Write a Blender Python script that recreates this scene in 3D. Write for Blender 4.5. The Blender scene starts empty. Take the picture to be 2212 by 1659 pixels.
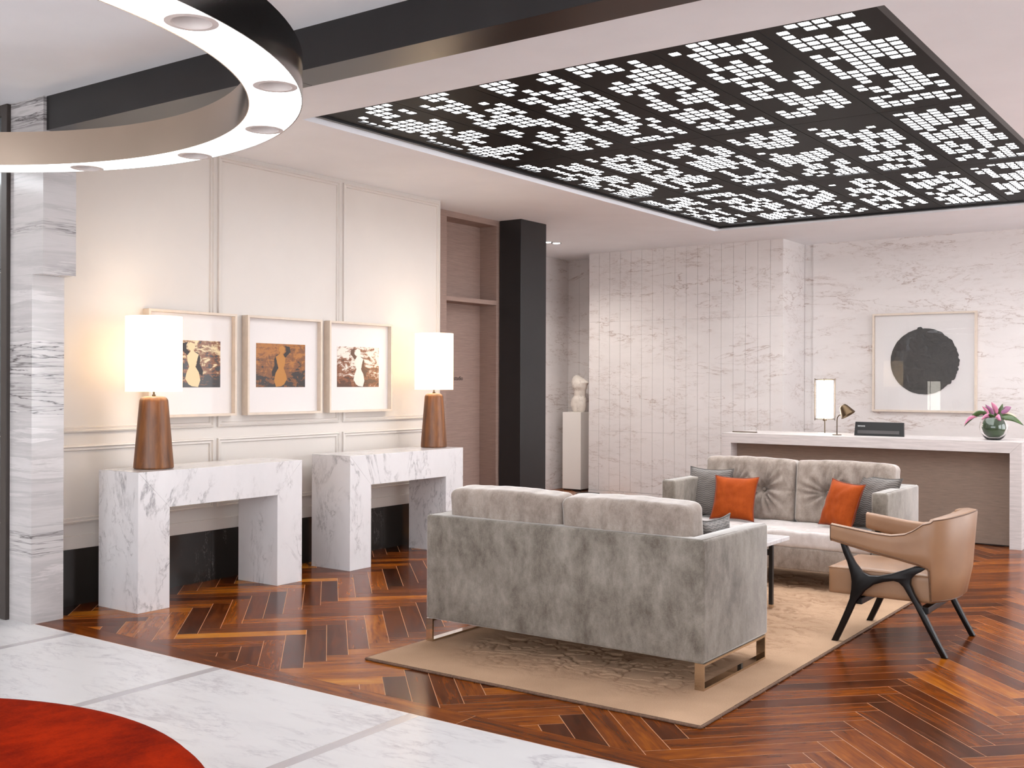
import bpy, bmesh, math, random
from mathutils import Vector, Matrix
random.seed(7)
PI = math.pi
SC = bpy.context.scene
COL = SC.collection

# ------------------------------------------------------------------ camera
cam_d = bpy.data.cameras.new('camera'); cam = bpy.data.objects.new('camera', cam_d); COL.objects.link(cam)
YAW, ROLL, FPX = 0.618, 0.0033, 2331.5
_s, _c = math.sin(YAW), math.cos(YAW)
_F = Vector((-_s, _c, 0)); _R = Vector((_c, _s, 0)); _U = Vector((0, 0, 1))
_R3 = _R*math.cos(ROLL) + _U*math.sin(ROLL); _U3 = -_R*math.sin(ROLL) + _U*math.cos(ROLL)
M = Matrix((( _R3.x, _U3.x, -_F.x, 0), (_R3.y, _U3.y, -_F.y, 0), (_R3.z, _U3.z, -_F.z, 1.5), (0, 0, 0, 1)))
cam.matrix_world = M
cam_d.sensor_fit = 'HORIZONTAL'; cam_d.sensor_width = 36
cam_d.lens = FPX/2212*36
cam_d.shift_y = -5.3/2212
cam_d.clip_start = 0.05
SC.camera = cam
# ------------------------------------------------------------------ world, exposure
w = bpy.data.worlds.new('world'); SC.world = w; w.use_nodes = True
w.node_tree.nodes['Background'].inputs[0].default_value = (0.93, 0.96, 1.0, 1)
w.node_tree.nodes['Background'].inputs[1].default_value = 5.6
SC.view_settings.view_transform = 'Standard'
try: SC.view_settings.look = 'None'
except Exception: pass
SC.view_settings.gamma = 1
SC.view_settings.use_curve_mapping = False
SC.view_settings.exposure = 0.38
RING_E, PANEL_E, LAMP_W = 3.2, 11.5, 3.0

# ------------------------------------------------------------------ node helpers
class NT:
    def __init__(self, name):
        self.m = bpy.data.materials.new(name); self.m.use_nodes = True
        self.t = self.m.node_tree; self.t.nodes.clear()
        self.out = self.t.nodes.new('ShaderNodeOutputMaterial')
    def n(self, typ, ins=None, **kw):
        nd = self.t.nodes.new('ShaderNode'+typ)
        for k, v in kw.items(): setattr(nd, k, v)
        if ins:
            for k, v in ins.items():
                s = nd.inputs[k]
                if isinstance(v, tuple) and len(v) == 2 and hasattr(v[0], 'outputs'):
                    self.t.links.new(v[0].outputs[v[1]], s)
                elif hasattr(v, 'outputs'):
                    self.t.links.new(v.outputs[0], s)
                else:
                    s.default_value = v
        return nd
    def math(self, op, a, b=0.0, c=None, clamp=False):
        ins = {0: a, 1: b}
        if c is not None: ins[2] = c
        return self.n('Math', ins, operation=op, use_clamp=clamp)
    def ramp(self, fac, stops, interp='LINEAR'):
        nd = self.n('ValToRGB', {0: fac}); r = nd.color_ramp; r.interpolation = interp
        while len(r.elements) > 1: r.elements.remove(r.elements[-1])
        r.elements[0].position = stops[0][0]; r.elements[0].color = rgba(stops[0][1])
        for p, c in stops[1:]:
            e = r.elements.new(p); e.color = rgba(c)
        return nd
    def mix(self, fac, a, b, blend='MIX'):
        nd = self.n('Mix', data_type='RGBA', blend_type=blend)
        for i, v in ((0, fac), (6, a), (7, b)):
            if hasattr(v, 'outputs'): self.t.links.new(v.outputs[0], nd.inputs[i])
            elif isinstance(v, tuple) and hasattr(v[0], 'outputs'): self.t.links.new(v[0].outputs[v[1]], nd.inputs[i])
            else: nd.inputs[i].default_value = rgba(v) if i > 0 else v
        return nd
    def done(self, **ins):
        p = self.n('BsdfPrincipled')
        for k, v in ins.items():
            k = k.replace('_', ' ')
            s = p.inputs[k]
            if isinstance(v, tuple) and len(v) == 2 and hasattr(v[0], 'outputs'): self.t.links.new(v[0].outputs[v[1]], s)
            elif hasattr(v, 'outputs'):
                o = 2 if v.bl_idname == 'ShaderNodeMix' else 0
                self.t.links.new(v.outputs[o], s)
            else: s.default_value = rgba(v) if (isinstance(v, tuple) and len(v) == 3 and s.type == 'RGBA') else v
        self.t.links.new(p.outputs[0], self.out.inputs[0])
        return self.m
def rgba(c): return tuple(c) + (1,) if len(c) == 3 else tuple(c)
def lin(r, g, b):
    f = lambda v: (v/255/12.92 if v/255 <= 0.04045 else ((v/255+0.055)/1.055)**2.4)
    return (f(r), f(g), f(b))
def mo(nd):   # mix output tuple
    return (nd, 2)

def plain(name, col, rough=0.5, metal=0.0, noise=0.0, nscale=30, bump=0.0, coat=0.0, spec=0.5, sheen=0.0):
    t = NT(name)
    ins = dict(Roughness=rough, Metallic=metal, Specular_IOR_Level=spec)
    if coat: ins['Coat_Weight'] = coat; ins['Coat_Roughness'] = 0.03
    if sheen: ins['Sheen_Weight'] = sheen
    tc = t.n('TexCoord')
    nz = t.n('TexNoise', {'Vector': (tc, 3), 'Scale': nscale, 'Detail': 4.0})
    if noise:
        d = tuple(max(0, v*(1-noise)) for v in col); l = tuple(min(1, v*(1+noise)) for v in col)
        ins['Base_Color'] = t.ramp(nz, [(0.3, d), (0.7, l)])
    else: ins['Base_Color'] = col
    if bump:
        ins['Normal'] = t.n('Bump', {'Strength': bump, 'Distance': 0.002, 'Height': nz})
    return t.done(**ins)

def emit(name, col, strength):
    t = NT(name); e = t.n('Emission', {'Color': rgba(col), 'Strength': strength})
    t.t.links.new(e.outputs[0], t.out.inputs[0]); return t.m

def veins(t, vec, scale, width, detail=6, dist=1.2, rough=0.55):
    nz = t.n('TexNoise', {'Vector': vec, 'Scale': scale, 'Detail': float(detail)+2, 'Roughness': rough+.08, 'Distortion': dist*.6})
    a = t.math('SUBTRACT', nz, 0.5); a = t.math('ABSOLUTE', a)
    return t.n('MapRange', {0: a, 1: 0.0, 2: width, 3: 1.0, 4: 0.0})

def marble(name, base, vein, stretch=(1, 1, 1), rot=(0, 0, 0), scale=1.2, width=0.012, amount=0.8, cloud=0.06, rough=0.2, patch=0.52, seed=0, fine=2.6, dist=1.2, perobj=False, smudge=.35):
    t = NT(name)
    tc = t.n('NewGeometry')
    src = (tc, 'Position')
    if perobj:
        oi = t.n('ObjectInfo')
        off = t.n('VectorMath', {0: (oi, 'Random'), 1: (37.0, 19.0, 53.0)}, operation='MULTIPLY')
        v = t.n('VectorMath', {0: (tc, 'Position'), 1: off}, operation='ADD'); src = v
    mp = t.n('Mapping', {'Vector': src, 'Location': (seed*3.1, seed*1.7, seed*2.3), 'Rotation': rot, 'Scale': stretch})
    v1 = veins(t, mp, scale, width, dist=dist)
    v2 = veins(t, mp, scale*fine, width*1.1, dist=dist*0.8)
    msk = t.n('TexNoise', {'Vector': mp, 'Scale': scale*0.9, 'Detail': 2.0})
    mk = t.n('MapRange', {0: msk, 1: patch, 2: patch+0.14, 3: 0.0, 4: 1.0})
    brk = t.n('TexNoise', {'Vector': mp, 'Scale': scale*9.0, 'Detail': 5.0, 'Roughness': .7})
    bk = t.n('MapRange', {0: brk, 1: .40, 2: .56, 3: .22, 4: 1.0})
    a = t.math('MULTIPLY', v1, mk)
    msk2 = t.n('TexNoise', {'Vector': mp, 'Scale': scale*1.7, 'Detail': 2.0})
    mk2 = t.n('MapRange', {0: msk2, 1: patch, 2: patch+0.1, 3: 0.0, 4: 0.75})
    b = t.math('MULTIPLY', v2, mk2)
    s = t.math('MAXIMUM', a, b)
    s = t.math('MULTIPLY', s, bk)
    sm = t.math('MULTIPLY', mk2, t.n('MapRange', {0: brk, 1: .5, 2: .75, 3: 0.0, 4: smudge}))
    s = t.math('MAXIMUM', s, sm)
    s = t.math('MULTIPLY', s, amount, clamp=True)
    cl = t.n('TexNoise', {'Vector': mp, 'Scale': scale*0.8, 'Detail': 5.0, 'Roughness': 0.65})
    c = t.ramp(cl, [(0.3, tuple(v*(1-cloud*1.6) for v in base)), (0.62, base)])
    col = t.mix(s, c, vein)
    return t.done(Base_Color=col, Roughness=rough, Specular_IOR_Level=0.5)

# ------------------------------------------------------------------ materials
MT = {}
MT['ceiling'] = plain('ceiling_paint', lin(232, 232, 235), 0.75, noise=0.02, nscale=3)
MT['wall'] = plain('cream_wall_paint', lin(206, 198, 191), 0.42, noise=0.012, nscale=4)
MT['dark'] = plain('charcoal_lacquer', lin(27, 25, 25), 0.3, spec=.45, noise=0.12, nscale=6)
MT['colm'] = plain('charcoal_column_paint', lin(30, 29, 30), 0.3, noise=0.1, nscale=5)
MT['carrara'] = marble('white_marble', lin(218, 214, 214), lin(120, 115, 118), stretch=(1, 1, .55), scale=2.1, width=.022, amount=.72, cloud=.06, rough=.16, seed=1, patch=.48, smudge=.4)
MT['floorm'] = marble('white_floor_marble', lin(208, 206, 206), lin(160, 155, 160), stretch=(.55, 1.7, 1), rot=(0, 0, .5), scale=1.9, width=.034, amount=.8, smudge=.7, patch=.45, cloud=.05, rough=.32, seed=4, perobj=True)
MT['inlay'] = marble('grey_inlay_marble', lin(180, 175, 176), lin(140, 136, 140), stretch=(3, .6, 1), scale=2, width=.04, amount=.4, rough=.15, seed=5)
MT['wallm'] = marble('beige_veined_marble', lin(218, 211, 208), lin(160, 138, 128), stretch=(.55, .55, 2.1), scale=1.7, width=.015, amount=.9, cloud=.045, rough=.25, seed=9, patch=.46, fine=2.7, dist=1.1)
MT['blackm'] = marble('black_marble', lin(46, 42, 39), lin(170, 165, 162), stretch=(1, 1.1, .45), rot=(.35, 0, 0), scale=.9, width=.0014, amount=.6, cloud=.2, rough=.14, seed=3, patch=.5, dist=.2, fine=1.7, smudge=0.0)
def zebra():
    t = NT('striped_marble'); g = t.n('NewGeometry')
    nz0 = t.n('TexNoise', {'Vector': (g, 'Position'), 'Scale': 2.2, 'Detail': 3.0})
    mp = t.n('Mapping', {'Vector': (g, 'Position'), 'Location': (0, 0, 2.7), 'Scale': (.25, .25, 3.2)})
    a = t.n('TexNoise', {'Vector': mp, 'Scale': 2.0, 'Detail': 7.0, 'Roughness': .66, 'Distortion': .35})
    c1 = t.ramp(a, [(0.0, lin(182, 176, 174)), (.45, lin(192, 187, 186)), (.555, lin(176, 171, 170)), (.60, lin(202, 197, 196)), (.66, lin(190, 185, 184)), (1, lin(202, 197, 196))])
    mp2 = t.n('Mapping', {'Vector': (g, 'Position'), 'Location': (3, 0, .35), 'Scale': (.5, .5, 7.0)})
    v = veins(t, mp2, 1.6, .016, detail=4, dist=.25, rough=.5)
    mp4 = t.n('Mapping', {'Vector': (g, 'Position'), 'Location': (1, 0, .1), 'Scale': (.45, .45, 16.0)})
    w2_ = veins(t, mp4, 1.5, .03, detail=3, dist=.2, rough=.5)
    v = t.math('MAXIMUM', v, t.math('MULTIPLY', w2_, .75))
    mp3 = t.n('Mapping', {'Vector': (g, 'Position'), 'Location': (0, 0, 1.15), 'Scale': (.15, .15, 2.2)})
    mk = t.n('TexNoise', {'Vector': mp3, 'Scale': 1.4, 'Detail': 1.0})
    mk = t.n('MapRange', {0: mk, 1: .49, 2: .56, 3: 0.04, 4: 1.0})
    s = t.math('MULTIPLY', v, mk); s = t.math('MULTIPLY', s, 1.0)
    col = t.mix(s, c1, lin(62, 56, 56))
    return t.done(Base_Color=col, Roughness=.14)
MT['zebra'] = zebra()
def fabric_lines(name, col, rough=.6, horiz=True, amt=.12, sc=260, zs=18):
    t = NT(name); g = t.n('NewGeometry')
    mp = t.n('Mapping', {'Vector': (g, 'Position'), 'Scale': (1, 1, zs) if horiz else (zs, zs, 1)})
    a = t.n('TexNoise', {'Vector': mp, 'Scale': sc/zs, 'Detail': 4.0, 'Roughness': .7})
    c = t.ramp(a, [(.25, tuple(v*(1-amt) for v in col)), (.75, tuple(min(1, v*(1+amt)) for v in col))])
    return t.done(Base_Color=c, Roughness=rough, Specular_IOR_Level=.3)
MT['taupewood'] = fabric_lines('taupe_oak_veneer', lin(146, 122, 112), .55, True, .2, 120, 22)
MT['taupefab'] = fabric_lines('taupe_grasscloth', lin(130, 112, 99), .7, True, .18, 150, 16)
MT['whitewood'] = fabric_lines('whitewashed_wood', lin(192, 184, 181), .45, True, .2, 50, 16)
def walnut():
    t = NT('walnut_boards'); uv = t.n('UVMap'); at = t.n('Attribute', attribute_name='tone')
    mp = t.n('Mapping', {'Vector': (uv, 'UV'), 'Scale': (1.3, 14.0, 1.0)})
    a = t.n('TexNoise', {'Vector': mp, 'Scale': 1.5, 'Detail': 7.0, 'Roughness': .62, 'Distortion': .9})
    mp2 = t.n('Mapping', {'Vector': (uv, 'UV'), 'Scale': (3.0, 90.0, 1.0)})
    b = t.n('TexNoise', {'Vector': mp2, 'Scale': 2.0, 'Detail': 3.0})
    mp3 = t.n('Mapping', {'Vector': (uv, 'UV'), 'Scale': (2.2, 6.0, 1.0)})
    d = t.n('TexNoise', {'Vector': mp3, 'Scale': 2.0, 'Detail': 3.0, 'Distortion': 1.0})
    f = t.math('MULTIPLY_ADD', a, .62, t.math('MULTIPLY', b, .2))
    f = t.math('ADD', f, t.math('MULTIPLY_ADD', (at, 'Fac'), .75, -.33))
    f = t.math('ADD', f, t.math('MULTIPLY_ADD', d, .34, -.17))
    c = t.ramp(f, [(.1, lin(42, 16, 4)), (.32, lin(78, 33, 7)), (.5, lin(116, 56, 10)), (.7, lin(154, 84, 18)), (.95, lin(190, 124, 40))])
    bm_ = t.n('Bump', {'Strength': .06, 'Distance': .001, 'Height': b})
    r = t.n('MapRange', {0: a, 3: .13, 4: .24})
    return t.done(Base_Color=c, Roughness=r, Normal=bm_, Specular_IOR_Level=.12)
MT['walnut'] = walnut()
MT['joint'] = plain('pale_floor_joint', lin(190, 140, 98), .5)
def lampwood():
    t = NT('oiled_walnut_lamp'); tc = t.n('TexCoord')
    mp = t.n('Mapping', {'Vector': (tc, 3), 'Scale': (9, 9, .9)})
    a = t.n('TexNoise', {'Vector': mp, 'Scale': 2.2, 'Detail': 6.0, 'Roughness': .6, 'Distortion': .6})
    c = t.ramp(a, [(.3, lin(60, 32, 13)), (.5, lin(104, 60, 26)), (.7, lin(134, 82, 38))])
    return t.done(Base_Color=c, Roughness=.4)
MT['lampwood'] = lampwood()
def velvet(name, dark, light, scale=2.2, sheen=.9, streak=(1, 1, .6), spec=.2):
    t = NT(name); tc = t.n('TexCoord')
    mp = t.n('Mapping', {'Vector': (tc, 3), 'Scale': streak})
    a = t.n('TexNoise', {'Vector': mp, 'Scale': scale*3.4, 'Detail': 9.0, 'Roughness': .72, 'Distortion': .15})
    b = t.n('TexNoise', {'Vector': (tc, 3), 'Scale': 140.0, 'Detail': 2.0})
    f = t.math('ADD', a, t.math('MULTIPLY_ADD', b, .16, -.08))
    c = t.ramp(f, [(.34, dark), (.70, light)])
    sr = t.ramp(a, [(.35, (.35, .35, .35)), (.7, (1, 1, 1))])
    bm_ = t.n('Bump', {'Strength': .15, 'Distance': .002, 'Height': b})
    return t.done(Base_Color=c, Roughness=.75, Sheen_Weight=sheen, Sheen_Roughness=.35, Sheen_Tint=(1, .97, .95), Specular_IOR_Level=spec, Normal=bm_)
MT['velvet'] = velvet('grey_velvet', lin(90, 82, 73), lin(146, 138, 128))
MT['velvet2'] = velvet('silver_velvet', lin(120, 107, 97), lin(168, 155, 145), scale=3)
MT['seatv'] = velvet('pale_velvet_seat', lin(184, 174, 169), lin(212, 204, 200), scale=3)
MT['orange'] = velvet('burnt_orange_satin', lin(134, 56, 18), lin(166, 76, 28), scale=1.5, sheen=.1, spec=.08)
MT['redv'] = velvet('rust_red_velvet', lin(96, 12, 1), lin(164, 38, 2), scale=1.2, sheen=.0, spec=.02, streak=(1, .6, 1))
MT['pipe_o'] = plain('rust_piping', lin(120, 46, 18), .6)
MT['pipe_g'] = plain('grey_piping', lin(84, 78, 74), .6)
def chevron():
    t = NT('grey_wave_weave'); uv = t.n('UVMap'); sp = t.n('SeparateXYZ', {0: (uv, 'UV')})
    x = t.math('MULTIPLY', (sp, 0), 13.0); x = t.math('PINGPONG', x, 1.0); x = t.math('MULTIPLY', x, .022)
    y = t.math('ADD', (sp, 1), x); y = t.math('MULTIPLY', y, 2*PI*24); s = t.math('SINE', y)
    f = t.n('MapRange', {0: s, 1: -.7, 2: .7})
    c = t.ramp(f, [(0, lin(72, 66, 62)), (1, lin(108, 100, 94))])
    bm_ = t.n('Bump', {'Strength': .4, 'Distance': .003, 'Height': f})
    return t.done(Base_Color=c, Roughness=.7, Sheen_Weight=.3, Normal=bm_)
MT['chevron'] = chevron()
def leather():
    t = NT('tan_leather'); tc = t.n('TexCoord')
    b = t.n('TexNoise', {'Vector': (tc, 3), 'Scale': 260.0, 'Detail': 3.0}); a = t.n('TexNoise', {'Vector': (tc, 3), 'Scale': 5.0, 'Detail': 3.0})
    c = t.ramp(a, [(.3, lin(138, 102, 74)), (.7, lin(154, 117, 87))])
    return t.done(Base_Color=c, Roughness=.42, Normal=t.n('Bump', {'Strength': .12, 'Distance': .001, 'Height': b}))
MT['leather'] = leather()
MT['pipe_l'] = plain('brown_piping', lin(92, 64, 46), .5)
MT['ebony'] = plain('ebonised_wood', lin(16, 11, 10), .36, noise=.25, nscale=12, spec=.22)
MT['chrome'] = plain('warm_chrome', lin(205, 190, 170), .06, 1.0)
MT['mirror'] = plain('bronze_mirror_metal', lin(190, 172, 154), .16, 1.0, noise=.03, nscale=2)
MT['darkreflect'] = plain('ring_metal_dark_reflection', lin(120, 116, 113), .12, 1.0, noise=.03, nscale=2)  # ring metal darkened to paint in dark reflections on its outer band
MT['blackmetal'] = plain('black_metal', lin(24, 22, 22), .35)
MT['brass'] = plain('dark_brass', lin(92, 76, 58), .42, 1.0)
MT['nickel'] = plain('polished_nickel', lin(110, 96, 80), .3, 1.0)
MT['trimw'] = plain('downlight_trim', lin(205, 196, 192), .5)
MT['frame'] = plain('pale_maple_frame', lin(208, 192, 176), .45, noise=.05, nscale=20)
MT['mat'] = plain('white_mat_board', lin(216, 209, 206), .5, coat=.3)
MT['white'] = plain('white_lacquer', lin(236, 230, 224), .35)
MT['blackp'] = plain('black_plastic', lin(18, 17, 17), .45)
MT['greyp'] = plain('grey_vent_plastic', lin(70, 66, 66), .5)
MT['text'] = plain('black_lettering', lin(20, 16, 14), .5)
MT['textw'] = plain('white_lettering', lin(225, 225, 225), .5)
MT['glassdark'] = plain('dark_grey_glass', lin(58, 64, 68), .12, coat=.6)
MT['doorframe'] = plain('dark_bronze_frame', lin(58, 50, 46), .35, noise=.06)
MT['panelmetal'] = plain('charcoal_ceiling_metal', lin(20, 19, 19), .5, 0.0, spec=.12, noise=.08, nscale=4)
MT['lightbox'] = emit('backlit_diffuser', (.97, .98, 1), PANEL_E)
MT['ringlight'] = emit('ring_diffuser', (.97, .985, 1), RING_E)
def shade(name, e, col=(1, .86, .62)):
    t = NT(name)
    d = t.n('BsdfDiffuse', {'Color': rgba(lin(248, 240, 225))}); tr = t.n('BsdfTranslucent', {'Color': rgba(lin(255, 240, 214))})
    m = t.n('MixShader', {0: .5, 1: d, 2: tr}); em = t.n('Emission', {'Color': rgba(col), 'Strength': e})
    a = t.n('AddShader', {0: m, 1: em}); t.t.links.new(a.outputs[0], t.out.inputs[0]); return t.m
MT['shade'] = shade('linen_shade', .58, (1, .95, .87))
MT['colshade'] = emit('glowing_column_shade', (1, .93, .82), 9.0)
def glass(name, col, rough=0.0, ior=1.45):
    t = NT(name); return t.done(Base_Color=col, Roughness=rough, Transmission_Weight=1.0, IOR=ior)
MT['glass'] = glass('clear_glass', (1, 1, 1))
MT['leaf'] = plain('green_leaf', lin(62, 82, 40), .35, noise=.3, nscale=14, coat=.2)
MT['leafd'] = plain('dark_leaf_lining', lin(26, 62, 10), .6, noise=.4, nscale=9)
MT['petal'] = plain('pink_petal', lin(206, 128, 158), .45, noise=.2, nscale=14)
MT['petalp'] = plain('purple_petal', lin(150, 92, 128), .45, noise=.2, nscale=14)
MT['petalc'] = plain('cream_petal', lin(228, 190, 170), .45, noise=.1, nscale=14)
def rugmat():
    t = NT('beige_carved_rug'); g = t.n('NewGeometry')
    b = t.n('TexNoise', {'Vector': (g, 'Position'), 'Scale': 220.0, 'Detail': 3.0})
    a = t.n('TexNoise', {'Vector': (g, 'Position'), 'Scale': 2.0, 'Detail': 3.0})
    f = t.math('ADD', t.math('MULTIPLY', a, .5), t.math('MULTIPLY', b, .5))
    c = t.ramp(f, [(.35, lin(158, 128, 103)), (.65, lin(190, 158, 130))])
    cv_ = t.n('Attribute', attribute_name='carve')
    c = t.mix(t.math('MULTIPLY', (cv_, 'Fac'), .38), c, lin(118, 84, 64))
    return t.done(Base_Color=c, Roughness=.95, Specular_IOR_Level=.1, Normal=t.n('Bump', {'Strength': .5, 'Distance': .004, 'Height': b}))
MT['rug'] = rugmat()
MT['rugedge'] = plain('brown_rug_binding', lin(104, 78, 62), .95, noise=.3, nscale=90)

# ------------------------------------------------------------------ mesh helpers
def mesh_obj(name, bm, mat, parent=None, smooth=False, loc=(0, 0, 0), angle=None):
    me = bpy.data.meshes.new(name)
    if smooth:
        for f_ in bm.faces: f_.smooth = True
    bm.to_mesh(me); bm.free()
    if mat is not None: me.materials.append(mat)
    o = bpy.data.objects.new(name, me); COL.objects.link(o)
    if parent is not None: o.parent = parent
    o.location = loc
    if smooth and angle:
        try: me.set_sharp_from_angle(angle=math.radians(angle))
        except Exception: pass
    return o
def thing(name, label, cat, loc=(0, 0, 0), rz=0, group=None):
    o = bpy.data.objects.new(name, None); COL.objects.link(o); o.location = loc; o.rotation_euler = (0, 0, rz)
    o.empty_display_size = .1
    tag(o, label, cat, group); return o
def tag(o, label=None, cat=None, group=None, kind=None):
    if label: o['label'] = label
    if cat: o['category'] = cat
    if group: o['group'] = group
    if kind: o['kind'] = kind
    return o
def box(bm, x0, x1, y0, y1, z0, z1, bev=0.0, seg=2):
    vs = [bm.verts.new(p) for p in ((x0, y0, z0), (x1, y0, z0), (x1, y1, z0), (x0, y1, z0), (x0, y0, z1), (x1, y0, z1), (x1, y1, z1), (x0, y1, z1))]
    fs = [bm.faces.new([vs[i] for i in q]) for q in ((0, 3, 2, 1), (4, 5, 6, 7), (0, 1, 5, 4), (1, 2, 6, 5), (2, 3, 7, 6), (3, 0, 4, 7))]
    if bev:
        es = list({e for f_ in fs for e in f_.edges})
        bmesh.ops.bevel(bm, geom=es, offset=bev, segments=seg, profile=.5, affect='EDGES', clamp_overlap=True)
    return bm
def B(*a, **k): return box(bmesh.new(), *a, **k)
def lathe(bm, prof, c=(0, 0), n=48, close=False):
    rings = []
    for r, z in prof:
        if r < 1e-5: rings.append([bm.verts.new((c[0], c[1], z))])
        else: rings.append([bm.verts.new((c[0]+r*math.cos(2*PI*i/n), c[1]+r*math.sin(2*PI*i/n), z)) for i in range(n)])
    for a, b in zip(rings, rings[1:]):
        for i in range(n):
            j = (i+1) % n
            q = [a[i % len(a)], a[j % len(a)], b[j % len(b)], b[i % len(b)]]
            u = []
            for v in q:
                if v not in u: u.append(v)
            if len(u) > 2:
                try: bm.faces.new(u)
                except ValueError: pass
    bmesh.ops.recalc_face_normals(bm, faces=bm.faces)
    return bm
def tube(bm, pts, r, n=8, closed=False, cap=True):
    pts = [Vector(p) for p in pts]; m = len(pts); rings = []
    up = None
    for i, p in enumerate(pts):
        if closed: d = (pts[(i+1) % m]-pts[i-1])
        else: d = pts[min(i+1, m-1)]-pts[max(i-1, 0)]
        d.normalize()
        if up is None: up = d.orthogonal().normalized()
        else:
            up = (up - d*up.dot(d))
            up = up.normalized() if up.length > 1e-6 else d.orthogonal().normalized()
        s = d.cross(up); rr = r[i] if isinstance(r, (list, tuple)) else r
        rings.append([bm.verts.new(p+(up*math.cos(2*PI*k/n)+s*math.sin(2*PI*k/n))*rr) for k in range(n)])
    rng = range(m) if closed else range(m-1)
    for i in rng:
        a, b = rings[i], rings[(i+1) % m]
        for k in range(n): bm.faces.new([a[k], a[(k+1) % n], b[(k+1) % n], b[k]])
    if cap and not closed:
        bm.faces.new(rings[0][::-1]); bm.faces.new(rings[-1])
    bmesh.ops.recalc_face_normals(bm, faces=bm.faces)
    return bm
def grid(bm, fn, nu, nv, cu=False, cv=False, uv=False):
    V = [[bm.verts.new(fn(i/nu, j/nv)) for j in range(nv if cv else nv+1)] for i in range(nu if cu else nu+1)]
    ul = bm.loops.layers.uv.verify() if uv else None
    for i in range(nu):
        for j in range(nv):
            ii = (i+1) % len(V) if cu else i+1; jj = (j+1) % len(V[0]) if cv else j+1
            f_ = bm.faces.new([V[i][j], V[ii][j], V[ii][jj], V[i][jj]])
            if uv:
                for l, (a, b) in zip(f_.loops, ((i, j), (i+1, j), (i+1, j+1), (i, j+1))): l[ul].uv = (a/nu, b/nv)
    return V
def prism(bm, pts, axis, a, b, bev=0):
    """extrude polygon; axis 'x': pts are (y,z); 'y': (x,z); 'z': (x,y)"""
    def P(p, t): return {'x': (t, p[0], p[1]), 'y': (p[0], t, p[1]), 'z': (p[0], p[1], t)}[axis]
    A = [bm.verts.new(P(p, a)) for p in pts]; Bv = [bm.verts.new(P(p, b)) for p in pts]
    n = len(pts); fs = [bm.faces.new(A), bm.faces.new(Bv[::-1])]
    for i in range(n): fs.append(bm.faces.new([A[i], Bv[i], Bv[(i+1) % n], A[(i+1) % n]]))
    bmesh.ops.recalc_face_normals(bm, faces=fs)
    if bev:
        es = list(set(fs[0].edges) | set(fs[1].edges))
        bmesh.ops.bevel(bm, geom=es, offset=bev, segments=2, profile=.5, affect='EDGES', clamp_overlap=True)
    return bm
def text_mesh(name, s, size, mat, parent, mtx, ext=.0008):
    cu = bpy.data.curves.new(name, 'FONT'); cu.body = s; cu.size = size; cu.extrude = ext
    o = bpy.data.objects.new(name+'_c', cu); COL.objects.link(o)
    bpy.context.view_layer.update()
    me = bpy.data.meshes.new_from_object(o.evaluated_get(bpy.context.evaluated_depsgraph_get()))
    bpy.data.objects.remove(o); me.materials.clear(); me.materials.append(mat); me.name = name
    r = bpy.data.objects.new(name, me); COL.objects.link(r); r.parent = parent; r.matrix_local = mtx
    return r
def struct(name, label, bm, mat, smooth=False):
    o = mesh_obj(name, bm, mat, None, smooth); return tag(o, label, None, None, 'structure')
def sthing(name, label):
    o = bpy.data.objects.new(name, None); COL.objects.link(o); o.empty_display_size = .1
    return tag(o, label, None, None, 'structure')

C = 3.225          # ceiling height
XW = -6.541        # panelled wall plane
# ================================================================== FLOOR
fl = sthing('floor', 'walnut herringbone and white marble floor of the lobby')
FY0 = 3.855       # inner edge of border plank
BL, BW = 0.7545, 0.1186
def clip(poly, nx, ny, d):   # keep nx*x+ny*y >= d
    out = []
    for i in range(len(poly)):
        p, q = poly[i], poly[(i+1) % len(poly)]
        a = nx*p[0]+ny*p[1]-d; b = nx*q[0]+ny*q[1]-d
        if a >= 0: out.append(p)
        if (a >= 0) != (b >= 0):
            t = a/(a-b); out.append((p[0]+(q[0]-p[0])*t, p[1]+(q[1]-p[1])*t))
    return out
r2 = math.sqrt(.5)
HD = (r2, -r2); VD = (-r2, -r2)
S0, Y0 = -1.571+BW*r2, 5.593+BW*r2
def to_world(px, py):
    return (S0 + px*HD[0]+py*VD[0], Y0 + px*HD[1]+py*VD[1])
G = .0017
boards = []
for k in range(-80, 120):
    for n in range(-8, 8):
        ox, oy = n*BL, -n*BL
        for typ in 'HV':
            if typ == 'H': rr = (k*BW+ox, k*BW+BL+ox, k*BW+oy, k*BW+BW+oy)
            else: rr = ((k-1)*BW+ox, k*BW+ox, k*BW+oy, k*BW+BL+oy)
            x0, x1, y0, y1 = rr[0]+G, rr[1]-G, rr[2]+G, rr[3]-G
            cx_, cy_ = to_world((x0+x1)/2, (y0+y1)/2)
            if cx_ < -8.9 or cx_ > 3 or cy_ < 3 or cy_ > 14: continue
            poly = [to_world(*p) for p in ((x0, y0), (x1, y0), (x1, y1), (x0, y1))]
            full = len(poly)
            q = clip(poly, 0, 1, FY0); q = clip(q, 1, 0, -8.3) if q else q; q = clip(q, -1, 0, -2.6) if q else q
            q = clip(q, 0, -1, -13.2) if q else q
            if cy_ < 8.2 and q: q = clip(q, 1, 0, XW-.05)
            if len(q) < 3: continue
            ar = abs(sum(q[i][0]*q[(i+1) % len(q)][1]-q[(i+1) % len(q)][0]*q[i][1] for i in range(len(q))))/2
            if ar < 2e-4: continue
            boards.append((typ, q, (cx_, cy_), ar))
def vis_size(b):
    x, y = b[2]
    d = -_s*x+_c*y; r = _c*x+_s*y
    if d < .5: return 0
    u = r/d*FPX
    vv = 1.5/d*FPX
    if abs(u) > 1160 or vv > 870: return 0
    if (-4.0 < x < -2.0 and 4.35 < y < 8.2): return 0.01/d**3
    return b[3]/d**3
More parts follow.
